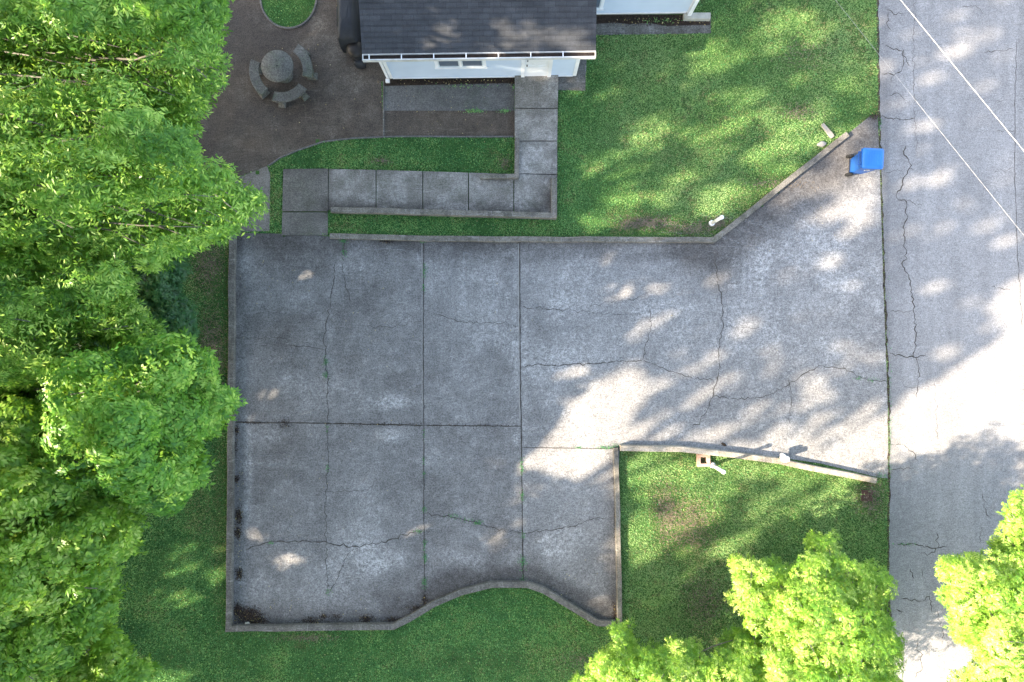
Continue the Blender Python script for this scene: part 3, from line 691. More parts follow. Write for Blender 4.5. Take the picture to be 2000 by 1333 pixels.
# ------------------------------------------------------------ small objects
def post(px, py, h, label):
    x, y, _ = W(px, py); e = tag(empty('white_post', (x, y, 0)), label, 'post', 'white plastic posts beside the driveway')
    MB().lathe([(.052, -.05), (.052, h-.03)], 20).build('pole', M['pvc'], e)
    MB().lathe([(.060, h-.09), (.064, h-.085), (.064, h-.02), (.05, h), (.02, h+.008)], 20).build('cap', M['white'], e)
    MB().lathe([(.09, -.02), (.09, .10), (.07, .14), (.064, .15)], 20).build('base_collar', M['white'], e)
    return e
post(1389, 437, 1.12, 'upright white plastic post in the upper lawn by the curb bend')
post(1390, 908, 1.24, 'upright white plastic post beside the square brick box on the lower lawn')
x, y, _ = W(1372, 898)
bb = tag(empty('brick_box', (x, y, 0), R(2)), 'small square open brick box in the lower lawn by the curved wall', 'box')
mb = MB(); a, b = .20, .10
for k in range(2):
    z0 = .0+k*.085; z1 = z0+.08; o = .002*k
    mb.box(-a-o, -a, z0, a, -b, z1, .006).box(-a, b, z0, a+o, a, z1, .006).box(-a, -b+.003, z0, -b, b-.003, z1, .006).box(b, -b+.003, z0, a, b-.003, z1, .006)
mb.build('bricks', M['brick'], bb)
MB().box(-.098, -.098, .0, .098, .098, .02).build('dark_hole', M['mulch'], bb)
x, y, z = W(1530, 895, .28)
pb = tag(empty('white_block', (x, y, .262), R(12)), 'small white rounded block sitting on the curved wall', 'block')
MB().loft([rrect(-.10,.10,-.09,.07,0,.03), rrect(-.10,.10,-.09,.07,.24,.03), rrect(-.085,.085,-.075,.055,.27,.03)], smooth=False).build('body', M['white'], pb)
MB().lathe([(.055,.0),(.058,.1),(.05,.2),(.03,.24)], 16, (-.03, .11, .0)).build('knob', M['white'], pb)
x, y, _ = W(1692, 968)
dg = tag(empty('drain_grate', (x, y, .02), R(-2)), 'square rusty iron drain grate in the grass near the road', 'grate')
fr = MB().box(-.17,-.17,0,.17,-.145,.03).box(-.17,.145,0,.17,.17,.03).box(-.17,-.145,0,-.145,.145,.03).box(.145,-.145,0,.17,.145,.03).build('frame', M['rust'], dg)
bars = MB()
for k in range(9): bars.box(-.135+k*.031, -.145, .005, -.12+k*.031, .145, .026)
bars.build('bars', M['rust'], dg)
MB().box(-.145,-.145,-.02,.145,.145,.0).build('pit', M['mulch'], dg)
# wooden offcut and stone in the upper lawn
x, y, _ = W(1614, 257)
pk = MB(); pk.loft([[(l, s*w, z) for s, z in ((-1,.0),(1,.0),(.9,.05),(-.9,.05))] for l, w in ((-.27,.035),(-.24,.055),(.2,.075),(.27,.05))])
o = pk.build('plank', M['wood']); o.location = (x, y, .045); o.rotation_euler = (.02, .03, R(-50)); tag(o, 'short weathered grey board lying in the upper lawn', 'plank')
def rock(px, py, s, label, mat='rock', name='rock'):
    import bmesh
    bm = bmesh.new(); bmesh.ops.create_icosphere(bm, subdivisions=3, radius=1)
    for v in bm.verts:
        n = 1+.5*(float(vnoise(v.co.x*1.7+px, v.co.y*1.7+v.co.z*1.3, 3))-.5)
        v.co = (v.co.x*s[0]*n, v.co.y*s[1]*n, v.co.z*s[2]*n)
    me = bpy.data.meshes.new(name); bm.to_mesh(me); bm.free(); me.materials.append(M[mat]); me.polygons.foreach_set('use_smooth', [True]*len(me.polygons))
    x, y, _ = W(px, py); o = link(bpy.data.objects.new(name, me)); o.location = (x, y, s[2]*.5+.01); o.rotation_euler = (0, 0, random.random()*3)
    return tag(o, label, 'stone')
rock(1603, 283, (.16,.08,.07), 'grey rough stone in the grass beside the lawn curb')
rock(484, 1217, (.085,.05,.04), 'small pale stone in the leaf pile at the lower left driveway corner', 'found')
rock(1413, 868, (.09,.04,.03), 'small dark clod of debris against the curved wall', 'mulch', 'clod')

# stone table and three curved benches
x, y, _ = W(541, 129, .75)
tb = tag(empty('stone_table', (x, y, 0)), 'round mossy stone table on the brown patio', 'table')
MB().lathe([(.40,.66),(.47,.665),(.488,.69),(.488,.73),(.47,.75),(.03,.752)], 40).build('table_top', M['stone'], tb)
MB().lathe([(.26,0),(.26,.06),(.16,.12),(.13,.4),(.2,.62),(.26,.66)], 24).build('pedestal', M['stone'], tb)
MB().lathe([(.028,.7525),(.028,.754)], 12).build('umbrella_hole', M['black'], tb)
def bench(a0, a1, label):
    e = tag(empty('curved_bench', (x, y, 0)), label, 'bench', 'curved stone benches round the table')
    r0, r1 = .68, .98; z0, z1 = .34, .42; n = 14
    rings = []
    for i in range(n+1):
        a = R(a0+(a1-a0)*i/n); c, s = math.cos(a), math.sin(a)
        rings.append([(r0*c, r0*s, z0), (r1*c, r1*s, z0), (r1*c, r1*s, z1-.01), ((r1-.012)*c, (r1-.012)*s, z1), ((r0+.012)*c, (r0+.012)*s, z1), (r0*c, r0*s, z1-.01)])
    mb = MB().loft(rings)
    if a1 > a0: mb.f = [f[::-1] for f in mb.f]
    mb.build('seat', M['stone'], e)
    for t in (.16, .84):
        a = R(a0+(a1-a0)*t); u = np.array([math.cos(a), math.sin(a)]); v = np.array([-u[1], u[0]])
        rg = []
        for z, hw, r_a, r_b in ((0,.11,.72,1.03),(.06,.11,.72,1.03),(.14,.07,.78,.96),(.28,.07,.78,.96),(.338,.1,.74,1.0)):
            rg.append([tuple(u*rr+v*ss)+(z,) for rr, ss in ((r_a,-hw),(r_b,-hw),(r_b,hw),(r_a,hw))])
        MB().loft(rg).build('leg', M['stone'], e)
bench(160, 233, 'curved mossy bench left of the round stone table')
bench(-106, -36, 'curved mossy bench below the round stone table, nearest the ramp')
bench(-14, 56, 'dark curved bench right of the round stone table')

# covered grill and dark bin beside the house
x, y, _ = W(673, 24, .9)
cg = tag(empty('covered_grill', (x+.05, y, 0)), 'long dark fabric covered grill beside the house wall', 'grill')
def wob(rg, a): return [[(p[0]+random.gauss(0, a), p[1]+random.gauss(0, a), p[2]+random.gauss(0, a*.6)) for p in r] for r in rg]
MB().loft(wob([rrect(-.34,.30,-.85,.85,.0,.06), rrect(-.33,.29,-.84,.84,.35,.06), rrect(-.30,.27,-.8,.8,.8,.08), rrect(-.27,.24,-.74,.76,.92,.1), rrect(-.2,.18,-.4,.55,1.0,.1), rrect(-.14,.1,-.25,.4,1.02,.1)], .012), smooth=True).build('cover', M['black_cloth'], cg)
MB().box(-.36,-.3,.05,-.34,.3,.65,.008).build('side_fold', M['black_cloth'], cg)
x, y, _ = W(694, 97, .5)
dbn = tag(empty('round_planter', (x, y, 0)), 'round black kettle shaped tub at the roof corner', 'tub')
MB().lathe([(.2,.0),(.26,.12),(.27,.42),(.25,.55),(.15,.63),(.03,.65)], 24).build('body', M['black'], dbn)
MB().lathe([(.275,.40),(.29,.41),(.29,.44),(.275,.45)], 24).build('rim', M['black'], dbn)
x, y, _ = W(693, 107, .4)
bgm = MB().loft([[(r*math.cos(t)*1.5, r*math.sin(t)*.8, z) for t in np.linspace(0, 2*math.pi, 10, endpoint=False)] for r, z in ((.03,.0),(.065,.03),(.06,.09),(.02,.12))], smooth=True)
o = bgm.build('paper_scrap', M['white']); o.location = (x, y-.06, .36); o.rotation_euler = (0, 0, .5); tag(o, 'small crumpled white scrap beside the black tub', 'scrap')
x, y, _ = W(700, 118, .35)
o = MB().loft(wob([rrect(-.15,.18,-.12,.16,.0,.06), rrect(-.17,.2,-.14,.18,.25,.07), rrect(-.1,.13,-.08,.1,.36,.05)], .012), smooth=True).build('dark_bag', M['black_cloth']); o.location = (x, y, 0)
tag(o, 'dark sagging bag on the patio below the roof corner', 'bag')

# overhead cables
def cable(p0, p1, z, r, label, pitch=.42, sag=.25):
    a = np.array(W(*p0, z)); b = np.array(W(*p1, z)); d = b-a; L = np.linalg.norm(d); d /= L; n = np.array([-d[1], d[0], 0])
    T = np.arange(-18, L+16, .05); e = tag(empty('overhead_cable', tuple(a)), label, 'cable', 'overhead cables crossing the road')
    for k, rr, nm in ((0, r, 'wire'), (1, r*.8, 'wire')):
        pts = []
        for t in T:
            ph = 2*math.pi*t/pitch+k*math.pi; zz = sag*((t-L/2)/17)**2
            pts.append(tuple(d*t+n*math.cos(ph)*r*.9+np.array([0, 0, math.sin(ph)*r*.9+zz])))
        MB().tube(pts, rr, 5).build(nm, M['cable'], e)
cable((1768,12), (2000,296), 8.2, .0042, 'thick twisted pale cable crossing high above the top right road')
cable((1752,152), (2000,461), 7.2, .0018, 'thin pale cable crossing above the road, lower of the two')

# ------------------------------------------------------------ foliage
def rotz(a):
    c, s = np.cos(a), np.sin(a); return np.array([[c, -s, 0], [s, c, 0], [0, 0, 1]])
def spray_template(r, nleaf=6, npair=3, L=.30, ll=.13, lw=.042, droop=.5, spread=1.0, pal=False):
    """one twig end: compound leaves fanned round an axis (+z); returns leaflet quads (n,4,3)"""
    Q = []
    for k in range(nleaf):
        az = 2*math.pi*(k+r.random()*.6)/nleaf; el = R(r.uniform(5, 60))*spread
        length = L*r.uniform(.75, 1.15); base = np.array([0, 0, 0.0]); m = rotz(az)
        def at(t):
            x = math.cos(el)*length*t; z = math.sin(el)*length*t-droop*length*t*t*.9
            return np.array([x, 0, z])
        for j in range(npair):
            t = .35+.55*j/(max(1, npair-1))
            for s in (-1, 1):
                p = at(t); a = s*R(r.uniform(38, 62)); l = ll*r.uniform(.8, 1.15)*(1-.12*(j == 0)); w = lw*r.uniform(.85, 1.15)
                dz = -r.uniform(.1, .5)
                d = np.array([math.cos(a), math.sin(a), dz]); d /= np.linalg.norm(d); sd = np.array([-d[1], d[0], 0])*w; sd[2] = r.uniform(-.3, .3)*w
                up = np.array([0, 0, -.012])
                Q.append([m@p, m@(p+d*l*.45+sd), m@(p+d*l+up), m@(p+d*l*.45-sd)])
        p = at(.95); d = at(1.1)-at(.9); d /= np.linalg.norm(d); w = lw
        Q.append([m@p, m@(p+d*ll*.5+np.array([0, w, 0])), m@(p+d*ll*1.1), m@(p+d*ll*.5-np.array([0, w, 0]))])
    return np.array(Q)
rr = random.Random(5)
TPL = [spray_template(rr, 7, 4, .32, .13, .019, .5) for _ in range(8)]
TPLB = [spray_template(rr, 6, 3, .28, .14, .030, .6) for _ in range(8)]
TPLF = [spray_template(rr, 6, 1, .24, .22, .085, .4) for _ in range(6)]
def place(tpls, pos, axis, scale, tone):
    """instance spray templates into one vertex array"""
    n = len(pos); out = []; tn = []
    ax = axis/(np.linalg.norm(axis, axis=1, keepdims=True)+1e-9)
    ref = np.where(np.abs(ax[:, 2:3]) < .9, np.array([[0, 0, 1.0]]), np.array([[1.0, 0, 0]]))
    u = np.cross(ref, ax); u /= np.linalg.norm(u, axis=1, keepdims=True); v = np.cross(ax, u)
    ph = rng.random(n)*2*np.pi; c, s = np.cos(ph)[:, None], np.sin(ph)[:, None]
    U = u*c+v*s; Vv = -u*s+v*c; Mx = np.stack([U, Vv, ax], 2)*scale[:, None, None]
    which = rng.integers(0, len(tpls), n)
    for k, t in enumerate(tpls):
        ii = np.nonzero(which == k)[0]
        if not len(ii): continue
        q = np.einsum('nij,lkj->nlki', Mx[ii], t)+pos[ii][:, None, None, :]
        out.append(q.reshape(-1, 4, 3)); tn.append(np.clip(tone[ii][:, None]+rng.normal(0, .2, (len(ii), len(t))), 0, 1).ravel())
    return np.concatenate(out), np.concatenate(tn)
def crown_mesh(name, Q, tn, mat, parent):
    n = len(Q); F = np.arange(n*4).reshape(n, 4)
    return mesh_np(name, Q.reshape(-1, 3), F, mat, parent, attrs=dict(tone=('FACE', tn)))
def bend(a, b, k=6, sag=.12):
    a = np.array(a, float); b = np.array(b, float); out = []
    off = np.array([random.gauss(0, 1), random.gauss(0, 1), random.gauss(0, .5)])*np.linalg.norm(b-a)*.07
    for i in range(k+1):
        t = i/k; out.append(tuple(a+(b-a)*t+off*math.sin(math.pi*t)+np.array([0, 0, sag*np.linalg.norm(b-a)*math.sin(math.pi*t)])))
    return out

# lit areas on the ground (photo pixels): gaps in the canopy are pruned so that the sun comes through there
LITP = [[(1015,908),(1060,868),(1090,830),(1115,790),(1150,755),(1200,728),(1255,720),(1272,752),(1238,800),(1222,850),(1210,880),(1205,930),(1150,955),(1110,930),(1060,925),(1015,918)],
        [(1740,800),(1800,755),(1870,715),(1965,645),(1925,590),(2005,535),(2700,330),(2700,900),(2005,930),(1760,1000),(1700,940),(1610,925),(1560,895),(1640,865),(1700,820)],
        [(1400,1120),(1500,1060),(1570,980),(1690,930),(2700,700),(2700,2300),(1900,2300),(1400,1500)]]
LITE = [(1600,860,70,10,28),(1520,870,60,8,24),(1660,830,45,12,35),(1700,880,40,14,25),(1440,875,60,9,15),(1380,845,60,10,22),(1300,850,50,9,18),(1240,850,30,10,25),(1300,610,45,12,38),(1290,567,28,9,10),(1215,578,32,8,15),(1195,560,12,7,20),(1250,640,35,9,40),(1315,588,20,10,20),(1380,640,14,8,25),(1245,665,14,6,30),
 (1615,510,32,10,30),(1655,560,30,9,12),(1660,460,18,8,20),(1720,525,22,8,20),(1545,530,20,6,20),(1510,715,28,9,50),(1430,740,24,9,10),(1325,695,18,6,60),(1350,725,30,6,10),
 (1590,770,16,30,-20),(1575,790,24,8,55),(1620,780,20,8,50),(1410,575,22,12,10),(1400,545,20,8,20),(1475,478,10,5,0),(1455,650,12,5,10),(1150,925,30,8,30),(1175,900,40,10,20),
 (1270,760,60,9,25),(1380,770,50,9,25),(1350,790,36,6,35),(1470,800,40,7,25),(1260,828,45,9,25),(1410,850,60,9,22),(1520,850,45,10,40),(1650,870,50,10,30),(1590,830,60,10,35),(1700,850,40,12,35),(1690,800,35,9,30),
 (1340,860,30,6,20),(1480,880,40,6,20),(1560,870,30,6,25),(1300,845,22,6,25),(1450,830,24,5,25),(1530,800,22,6,40),
 (1865,100,38,13,22),(1790,75,24,10,20),(1740,125,24,9,15),(1800,120,18,12,10),(1935,72,16,8,20),(1815,155,22,9,20),(1725,208,12,8,0),(1808,248,24,8,5),(1778,362,22,9,15),(1890,402,18,8,25),
 (1825,560,24,9,10),(1850,690,20,12,10),(1960,0,20,8,10),(1830,350,20,8,10),(1640,300,16,10,10),(1690,350,28,12,0),(1680,255,22,8,20),(1640,330,14,10,0),
 (1690,205,20,12,20),(1400,108,36,14,25),(1370,125,30,10,25),(1440,120,26,7,25),(1215,238,22,6,25),(1155,330,32,12,15),(1190,345,22,14,10),(1215,300,20,7,25),(1225,350,20,12,10),
 (1400,285,26,9,25),(1470,310,22,10,15),(1395,375,32,12,20),(1330,350,22,9,25),(1270,440,22,10,35),(1220,410,24,8,25),(1310,400,20,7,25),(1520,95,26,9,20),(1560,150,22,8,20),(1600,200,24,8,25),(1550,260,20,7,25),
 (1480,180,26,9,20),(1620,60,28,9,25),(1650,130,24,9,20),(1580,30,20,8,20),(1330,260,22,7,25),(1440,230,24,7,25),(1530,330,16,8,30),(1340,180,20,6,25),(1210,130,18,6,20),(1130,170,18,10,40),(1290,295,18,7,20),(1250,190,14,5,20),
 (1055,205,26,6,30),(1060,152,34,9,0),(1040,120,34,7,-20),(975,240,24,7,25),(1112,72,30,17,15),(1237,39,18,10,40),(1060,52,18,7,15),(1354,83,26,9,10),(1270,12,14,5,20),(1130,20,12,5,20),(1100,138,46,15,-12),(1020,128,40,7,-15),
 (530,770,26,7,10),(600,540,24,7,25),(585,695,12,5,10),(640,725,10,8,20),(500,815,20,5,20),(700,818,18,6,10),(565,1092,30,14,5),(820,1038,22,9,30),(970,1062,14,8,20),(600,812,20,5,30),(620,840,14,5,10),
 (380,1105,20,6,20),(390,1170,18,5,20),(310,1165,14,4,20),(420,1140,20,5,30),(380,885,12,7,20),(730,1095,28,6,25),(1205,1190,16,14,10),(1170,1180,22,7,20),(500,1045,18,10,10),
 (1270,960,40,16,25),(1250,1010,26,12,20),(1265,1090,40,9,25),(1340,1075,30,8,20),(1400,1080,22,7,25),(1300,915,60,14,10),(1400,900,50,12,10),(1500,920,70,14,10),(1440,960,36,8,20),(1600,1000,40,11,20),(1560,1030,40,9,25),(1330,985,26,9,20),
 (1640,975,30,10,20),(1290,1170,36,6,20),(1450,925,30,9,15),(1240,930,20,30,0),(1250,1060,18,10,20),(1380,1000,26,8,25),(1560,950,40,10,15),(1640,940,30,8,15),(1690,1000,22,10,10),(1480,1000,26,7,25),(1340,1130,24,6,20),
 (1850,955,30,8,25),(1880,975,20,6,20),(1800,930,30,7,20),(1960,910,20,7,15)]
for (x0, x1, y0, y1, cnt, sc) in ((1120,1700,40,450,70,1.45),(1230,1700,890,1100,55,1.4),(1100,1700,500,820,30,.7),(1740,1980,0,700,26,.9),(470,1180,860,1200,12,.8),(240,430,1040,1200,8,.8)):
    for _ in range(int(cnt*(1.35 if sc > 1.3 else 1))):
        q = random.random(); LITE.append((random.uniform(x0, x1), random.uniform(y0, y1), sc*(14+42*q), sc*(6+15*q), random.uniform(5, 38), .68+.3*random.random()))
def lit(hx_, hy_, soft=0.0, polys=True, ell=True, rough=False):
    px, py = PX(hx_, hy_); m = np.zeros(px.shape, bool); w = 0.0
    if rough:
        w = 1.7*(fbm(px/13, py/13, 91, 3)-.5)+rng.normal(0, .22, px.shape); px = px+22*(fbm(px/40, py/40, 5, 2)-.5); py = py+22*(fbm(px/40, py/40, 6, 2)-.5)
    if polys:
        for p in LITP: m |= pip(p, px, py)
    if ell:
        for e_ in LITE:
            cx, cy, rx, ry, a = e_[:5]; st_ = e_[5] if len(e_) > 5 else .97
            if not rough and len(e_) > 5: continue
            c, s = math.cos(R(a)), math.sin(R(a)); dx = px-cx; dy = -(py-cy)
            u = dx*c+dy*s; v = -dx*s+dy*c; q_ = (u/(rx+soft))**2+(v/(ry+soft))**2 < 1+w
            if rough and q_.any(): q_ = q_ & (rng.random(q_.shape) < st_)
            m |= q_
    return m
def hit(P): return P[:, 0]+SX*P[:, 2], P[:, 1]+SY*P[:, 2]

CAN = []
def cull(Q, tn, soft=2.0, canopy=False):
    """leave out the leaflets that would close the gaps the sun comes through"""
    c = Q.mean(1); h = hit(c); k = ~lit(h[0], h[1], soft, True, True, True)
    if canopy and len(CAN):
        px, py = PX(*h)
        for (cx, cy, r) in CAN: k &= ((px-cx)/(r*1.5))**2+((py-cy)/r)**2 > 1
    return Q[k], tn[k]
def sunny(p):
    a = np.array([p]); h = hit(a); return bool(lit(h[0], h[1], 0, True, False)[0])
def build_tree(kind, label, poly, peak, zlo, zhi, trunk_px, mat, tpls, clump=.78, dens=1.0, size=1.0, prune=True, tone=.5, cat='tree', under=True, trunk_r=.2, group=None, zfun=None, tonevar=.18, sp=60, over=12, margin=1.0):
    """crown of leaf clumps whose tops follow a traced outline, each clump at its own height"""
    tx, ty, _ = W(*trunk_px)
    root = tag(empty(kind, (tx, ty, 0)), label, cat, group)
    P = np.array(poly, float); x0, y0 = P.min(0); x1, y1 = P.max(0)
    cl = []; tries = 0; md = clump*.92/math.sqrt(dens)
    maxd = max(np.hypot(a-peak[0], b-peak[1]) for a, b in poly)
    while tries < 6000:
        tries += 1
        px = rng.uniform(x0, x1); py = rng.uniform(y0, y1)
        if not pip(poly, np.array([px]), np.array([py]))[0]: continue
        dpk = np.hypot(px-peak[0], py-peak[1])
        ed = float(segdist(np.array([px]), np.array([py]), poly, True)[0])
        f = 1-min(1, dpk/maxd); z = zlo+(zhi-zlo)*(.55*min(1, ed/45)+.45*f)+rng.normal(0, .4 if cat == 'tree' else .15)
        k = FPX/(CAM_H-z); Rr = clump*rng.uniform(.75, 1.2)
        if ed < Rr*k*.62:
            Rr = max(.36, ed/k*1.25)
            if ed < .22*k: continue
        w = np.array(W(px, py, z))
        if any(np.linalg.norm(w-c[0]) < md*(.45+.55*(Rr/clump)) for c in cl): continue
        cl.append((w, Rr))
    mb = MB(); tr = MB()
    cen = np.mean([c[0] for c in cl], 0); top = np.array([tx, ty, max(1.2, cen[2]-1.6)])
    tr.tube([tuple(np.array(p)-np.array([tx, ty, 0])) for p in bend((tx, ty, -.1), top, 8, 0)], list(np.linspace(trunk_r*1.3, trunk_r*.7, 9)), 10)
    pos = []; axs = []; scl = []; tns = []
    for (c, Rr) in cl:
        nb = int(sp*(Rr/.78)**2*dens); out = c[:2]-np.array([tx, ty]); out = out/(np.linalg.norm(out)+1e-6)
        d = rng.normal(0, 1, (nb, 3)); d /= np.linalg.norm(d, axis=1, keepdims=True); d[:, 2] = np.abs(d[:, 2])*1.0-.12
        d[:, 0] += out[0]*.25; d[:, 1] += out[1]*.25; d /= np.linalg.norm(d, axis=1, keepdims=True)
        rad = Rr*rng.uniform(.55, 1.0, nb)**.6*np.array(1+.25*np.sin(np.arctan2(d[:, 1], d[:, 0])*rng.integers(3, 6)+rng.random()*6))
        p = c+d*rad[:, None]*np.array([1, 1, .62]); pos.append(p)
        a = d*np.array([.9, .9, 1])+np.array([out[0]*.35, out[1]*.35, .55]); axs.append(a)
        scl.append(rng.uniform(.72, 1.0, nb)*size); tns.append(np.full(nb, tone+rng.normal(0, tonevar))+.25*(rad/Rr-.8)+rng.normal(0, .13, nb))  # outer sprays lighter, inner ones darker: occlusion put into the leaf tone
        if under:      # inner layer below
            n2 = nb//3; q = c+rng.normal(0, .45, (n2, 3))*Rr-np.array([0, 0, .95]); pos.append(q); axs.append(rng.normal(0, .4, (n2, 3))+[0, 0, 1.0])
            scl.append(np.full(n2, 1.1*size)); tns.append(np.full(n2, tone-.1))  # shade of the inner layer put into a lower tone
        bp = bend(top, c-np.array([0, 0, .25*Rr]), 7, .05)
        if prune and any(sunny(q) for q in bp): continue
        mb.tube([tuple(np.array(q)-np.array([tx, ty, 0])) for q in bp], list(np.linspace(.052, .010, 8)*trunk_r/.2*(1 if cat == 'tree' else .4)), 6)
    pos = np.concatenate(pos); axs = np.concatenate(axs); scl = np.concatenate(scl); tns = np.concatenate(tns)
    keep = np.ones(len(pos), bool)
    if prune:
        h = hit(pos); keep &= ~lit(h[0], h[1], 0, True, False)
    keep &= pos[:, 2] > .15
    sc_ = FPX/(CAM_H-pos[:, 2]); qx = 1000+pos[:, 0]*sc_; qy = 666.5-pos[:, 1]*sc_
    mar = size*margin*(2+26*np.clip(2.2*(fbm(qx/26, qy/26, 12, 2)-.3), 0, 1)); sd_ = segdist(qx, qy, poly, True)*np.where(pip(poly, qx, qy), 1, -1)
    keep &= sd_ > mar*.8+rng.normal(0, 4, len(pos))
    pos, axs, scl, tns = pos[keep], axs[keep], scl[keep], tns[keep]
    Q, tn = place(tpls, pos, axs, scl, tns)
    qx, qy, qz = Q.mean(1).T; sc_ = FPX/(CAM_H-qz); qx = 1000+qx*sc_; qy = 666.5-qy*sc_
    ko = pip(poly, qx, qy) | (segdist(qx, qy, poly, True) < over*2.5)
    Q, tn = Q[ko], tn[ko]
    if prune:
        Q, tn = cull(Q, tn)
        if cat == 'tree':
            for k_ in rng.choice(len(pos), 48, replace=False):
                if pos[k_][2] > 4: h_ = PX(*hit(pos[k_:k_+1])); CAN.append((h_[0][0], h_[1][0], 5+20*rng.random()**2))
    Q = Q-np.array([tx, ty, 0])
    tr.build('trunk' if cat == 'tree' else 'stem', M['bark'], root); mb.build('branches', M['bark'], root)
    crown_mesh('crown', Q, tn, M[mat], root)
    return len(Q)

nq = 0
nq += build_tree('leafy_tree', 'bright green tree filling the top left corner beside the patio', [(-130,-120),(430,-120),(438,20),(415,80),(452,115),(440,160),(412,200),(396,240),(375,262),(330,250),(280,200),(170,90),(120,110),(60,110),(-130,140)],
    (180,-40), 5.5, 8.2, (90,60), 'leafA', TPL, tone=.42)
nq += build_tree('leafy_tree', 'large feathery green tree at left whose tip reaches the small side pavement', [(-150,150),(30,120),(110,75),(190,80),(220,120),(300,195),(360,255),(385,285),(400,330),(450,300),(470,350),(517,395),(490,440),(430,465),(380,490),(340,490),(300,520),(262,520),(230,480),(130,500),(60,470),(-150,520)],
    (150,300), 5.0, 8.6, (110,330), 'leafA', TPL, tone=.52)
nq += build_tree('leafy_tree', 'mid green tree at the left edge between the dark shrub and the frame edge', [(-150,500),(60,480),(150,500),(230,505),(265,560),(270,620),(298,640),(270,670),(200,665),(150,640),(110,690),(80,760),(-150,740)],
    (40,600), 4.5, 7.2, (40,600), 'leafA', TPL, tone=.46)
nq += build_tree('broadleaf_tree', 'deep green broad leaved tree whose tip touches the left driveway curb', [(90,700),(180,690),(250,668),(330,655),(372,668),(410,700),(425,745),(466,785),(440,830),(415,850),(372,852),(405,905),(412,940),(375,960),(350,1000),(330,1015),(285,1000),(240,1010),(180,960),(90,940),(60,820)],
    (230,820), 4.6, 7.4, (260,800), 'leafB', TPLB, tone=.5, size=.95)
nq += build_tree('broadleaf_tree', 'pale green broad leaved tree in the lower left corner', [(-150,760),(60,760),(110,850),(170,930),(240,980),(285,1050),(262,1080),(215,1095),(225,1170),(222,1220),(180,1240),(150,1290),(110,1333),(60,1450),(-150,1450)],
    (20,1060), 4.6, 7.0, (30,1080), 'leafC', TPLB, tone=.22, size=1.0)
nq += build_tree('young_tree', 'small yellow green tree top poking in at the bottom left edge', [(110,1320),(150,1300),(195,1240),(225,1225),(250,1260),(260,1285),(310,1300),(300,1340),(260,1420),(120,1450)],
    (210,1380), 4.0, 5.4, (190,1400), 'leafC', TPLB, clump=.6, tone=.2, size=.9)
nq += build_tree('shrub', 'dark blue green shrub under the left trees beside the shaded lawn', [(200,500),(260,510),(300,490),(355,495),(360,540),(350,580),(385,600),(378,640),(370,690),(300,700),(230,720),(180,640)],
    (280,600), .9, 2.1, (285,610), 'leafS', TPLB, clump=.6, tone=.5, cat='shrub', under=False, trunk_r=.1, dens=1.3, size=1.05)
nq += build_tree('shrub', 'low dark shrub half hidden beneath the left tree crowns', [(100,560),(220,560),(240,640),(200,740),(110,760),(40,700)], (140,660), .8, 1.9, (140,660), 'leafS', TPLB, clump=.7, tone=.4, cat='shrub', under=False, trunk_r=.1)
nq += build_tree('leafy_tree', 'sunlit yellow green tree at bottom right beside the road edge', [(1418,1110),(1450,1080),(1475,1082),(1520,1088),(1530,1110),(1570,1090),(1585,1040),(1635,1032),(1650,1090),(1680,1100),(1700,1082),(1720,1115),(1752,1125),(1740,1190),(1762,1240),(1765,1300),(1790,1420),(1400,1420),(1480,1300),(1440,1200),(1420,1165)],
    (1600,1250), 2.5, 4.3, (1560,1290), 'leafC', TPL, clump=.44, tone=.42, prune=False, dens=.82, tonevar=.22, size=.7, over=8, sp=42, margin=1.25)
nq += build_tree('leafy_tree', 'low sunlit yellow green tree along the bottom edge below the driveway corner', [(1105,1345),(1150,1290),(1188,1268),(1190,1212),(1225,1222),(1245,1262),(1290,1262),(1320,1240),(1360,1255),(1390,1280),(1420,1235),(1450,1215),(1490,1230),(1520,1300),(1540,1420),(1090,1440)],
    (1330,1380), 2.6, 4.2, (1300,1400), 'leafC', TPL, clump=.44, tone=.42, prune=False, dens=.82, tonevar=.22, size=.7, over=8, sp=42, margin=1.25)
nq += build_tree('leafy_tree', 'bright sunlit tree in the bottom right corner over the road', [(1826,1090),(1860,1078),(1930,1080),(1950,1060),(1938,1020),(1965,985),(2000,955),(2130,940),(2140,1440),(1830,1440),(1850,1333),(1900,1280),(1850,1240),(1845,1180)],
    (2010,1180), 2.9, 4.8, (2040,1220), 'leafC', TPL, clump=.44, tone=.45, prune=False, dens=.82, tonevar=.22, size=.7, over=8, sp=42, margin=1.25)

# ------------------------------------------------------------ tall trees west of the view that shade the place
TALL = [(-13.5,-17,10.5,5.2,5.4,6.5),(-12.8,-9,12,4.9,5.4,7),(-13.2,-.5,12,5,5.6,7),(-13.8,8,11.5,5,5.2,6.8),(-10.2,-7.0,15.6,4.6,5.2,4.6),(-10.4,2.2,15.2,4.4,5.4,4.8),
        (-21,-20,12,5.6,6,7),(-21.5,-10,13,5.6,6,7.5),(-22,1,12.5,5.8,6,7),(-9,-15.5,9.5,3.6,3.6,5.5)]
N = 900000
HX = rng.uniform(-17, 19, N); HY = rng.uniform(-12, 13, N); Z = rng.uniform(3.0, 20.0, N)
X = HX-SX*Z; Y = HY-SY*Z
halfx = .75*(CAM_H-Z)+.75; halfy = .5*(CAM_H-Z)+.75
ok = (np.abs(X) > halfx) | (np.abs(Y) > halfy)
ok &= ~lit(HX, HY, 1.0)
dap = fbm(HX*.55*.9, HY*1.5+HX*-.45, 77, 4)       # thin places in the canopy, more of them towards the lawns at right
thin = np.where(HX > 1.5, .60, .68)
ok &= (dap < thin) | (rng.random(N) < .25)
owner = np.full(N, -1)
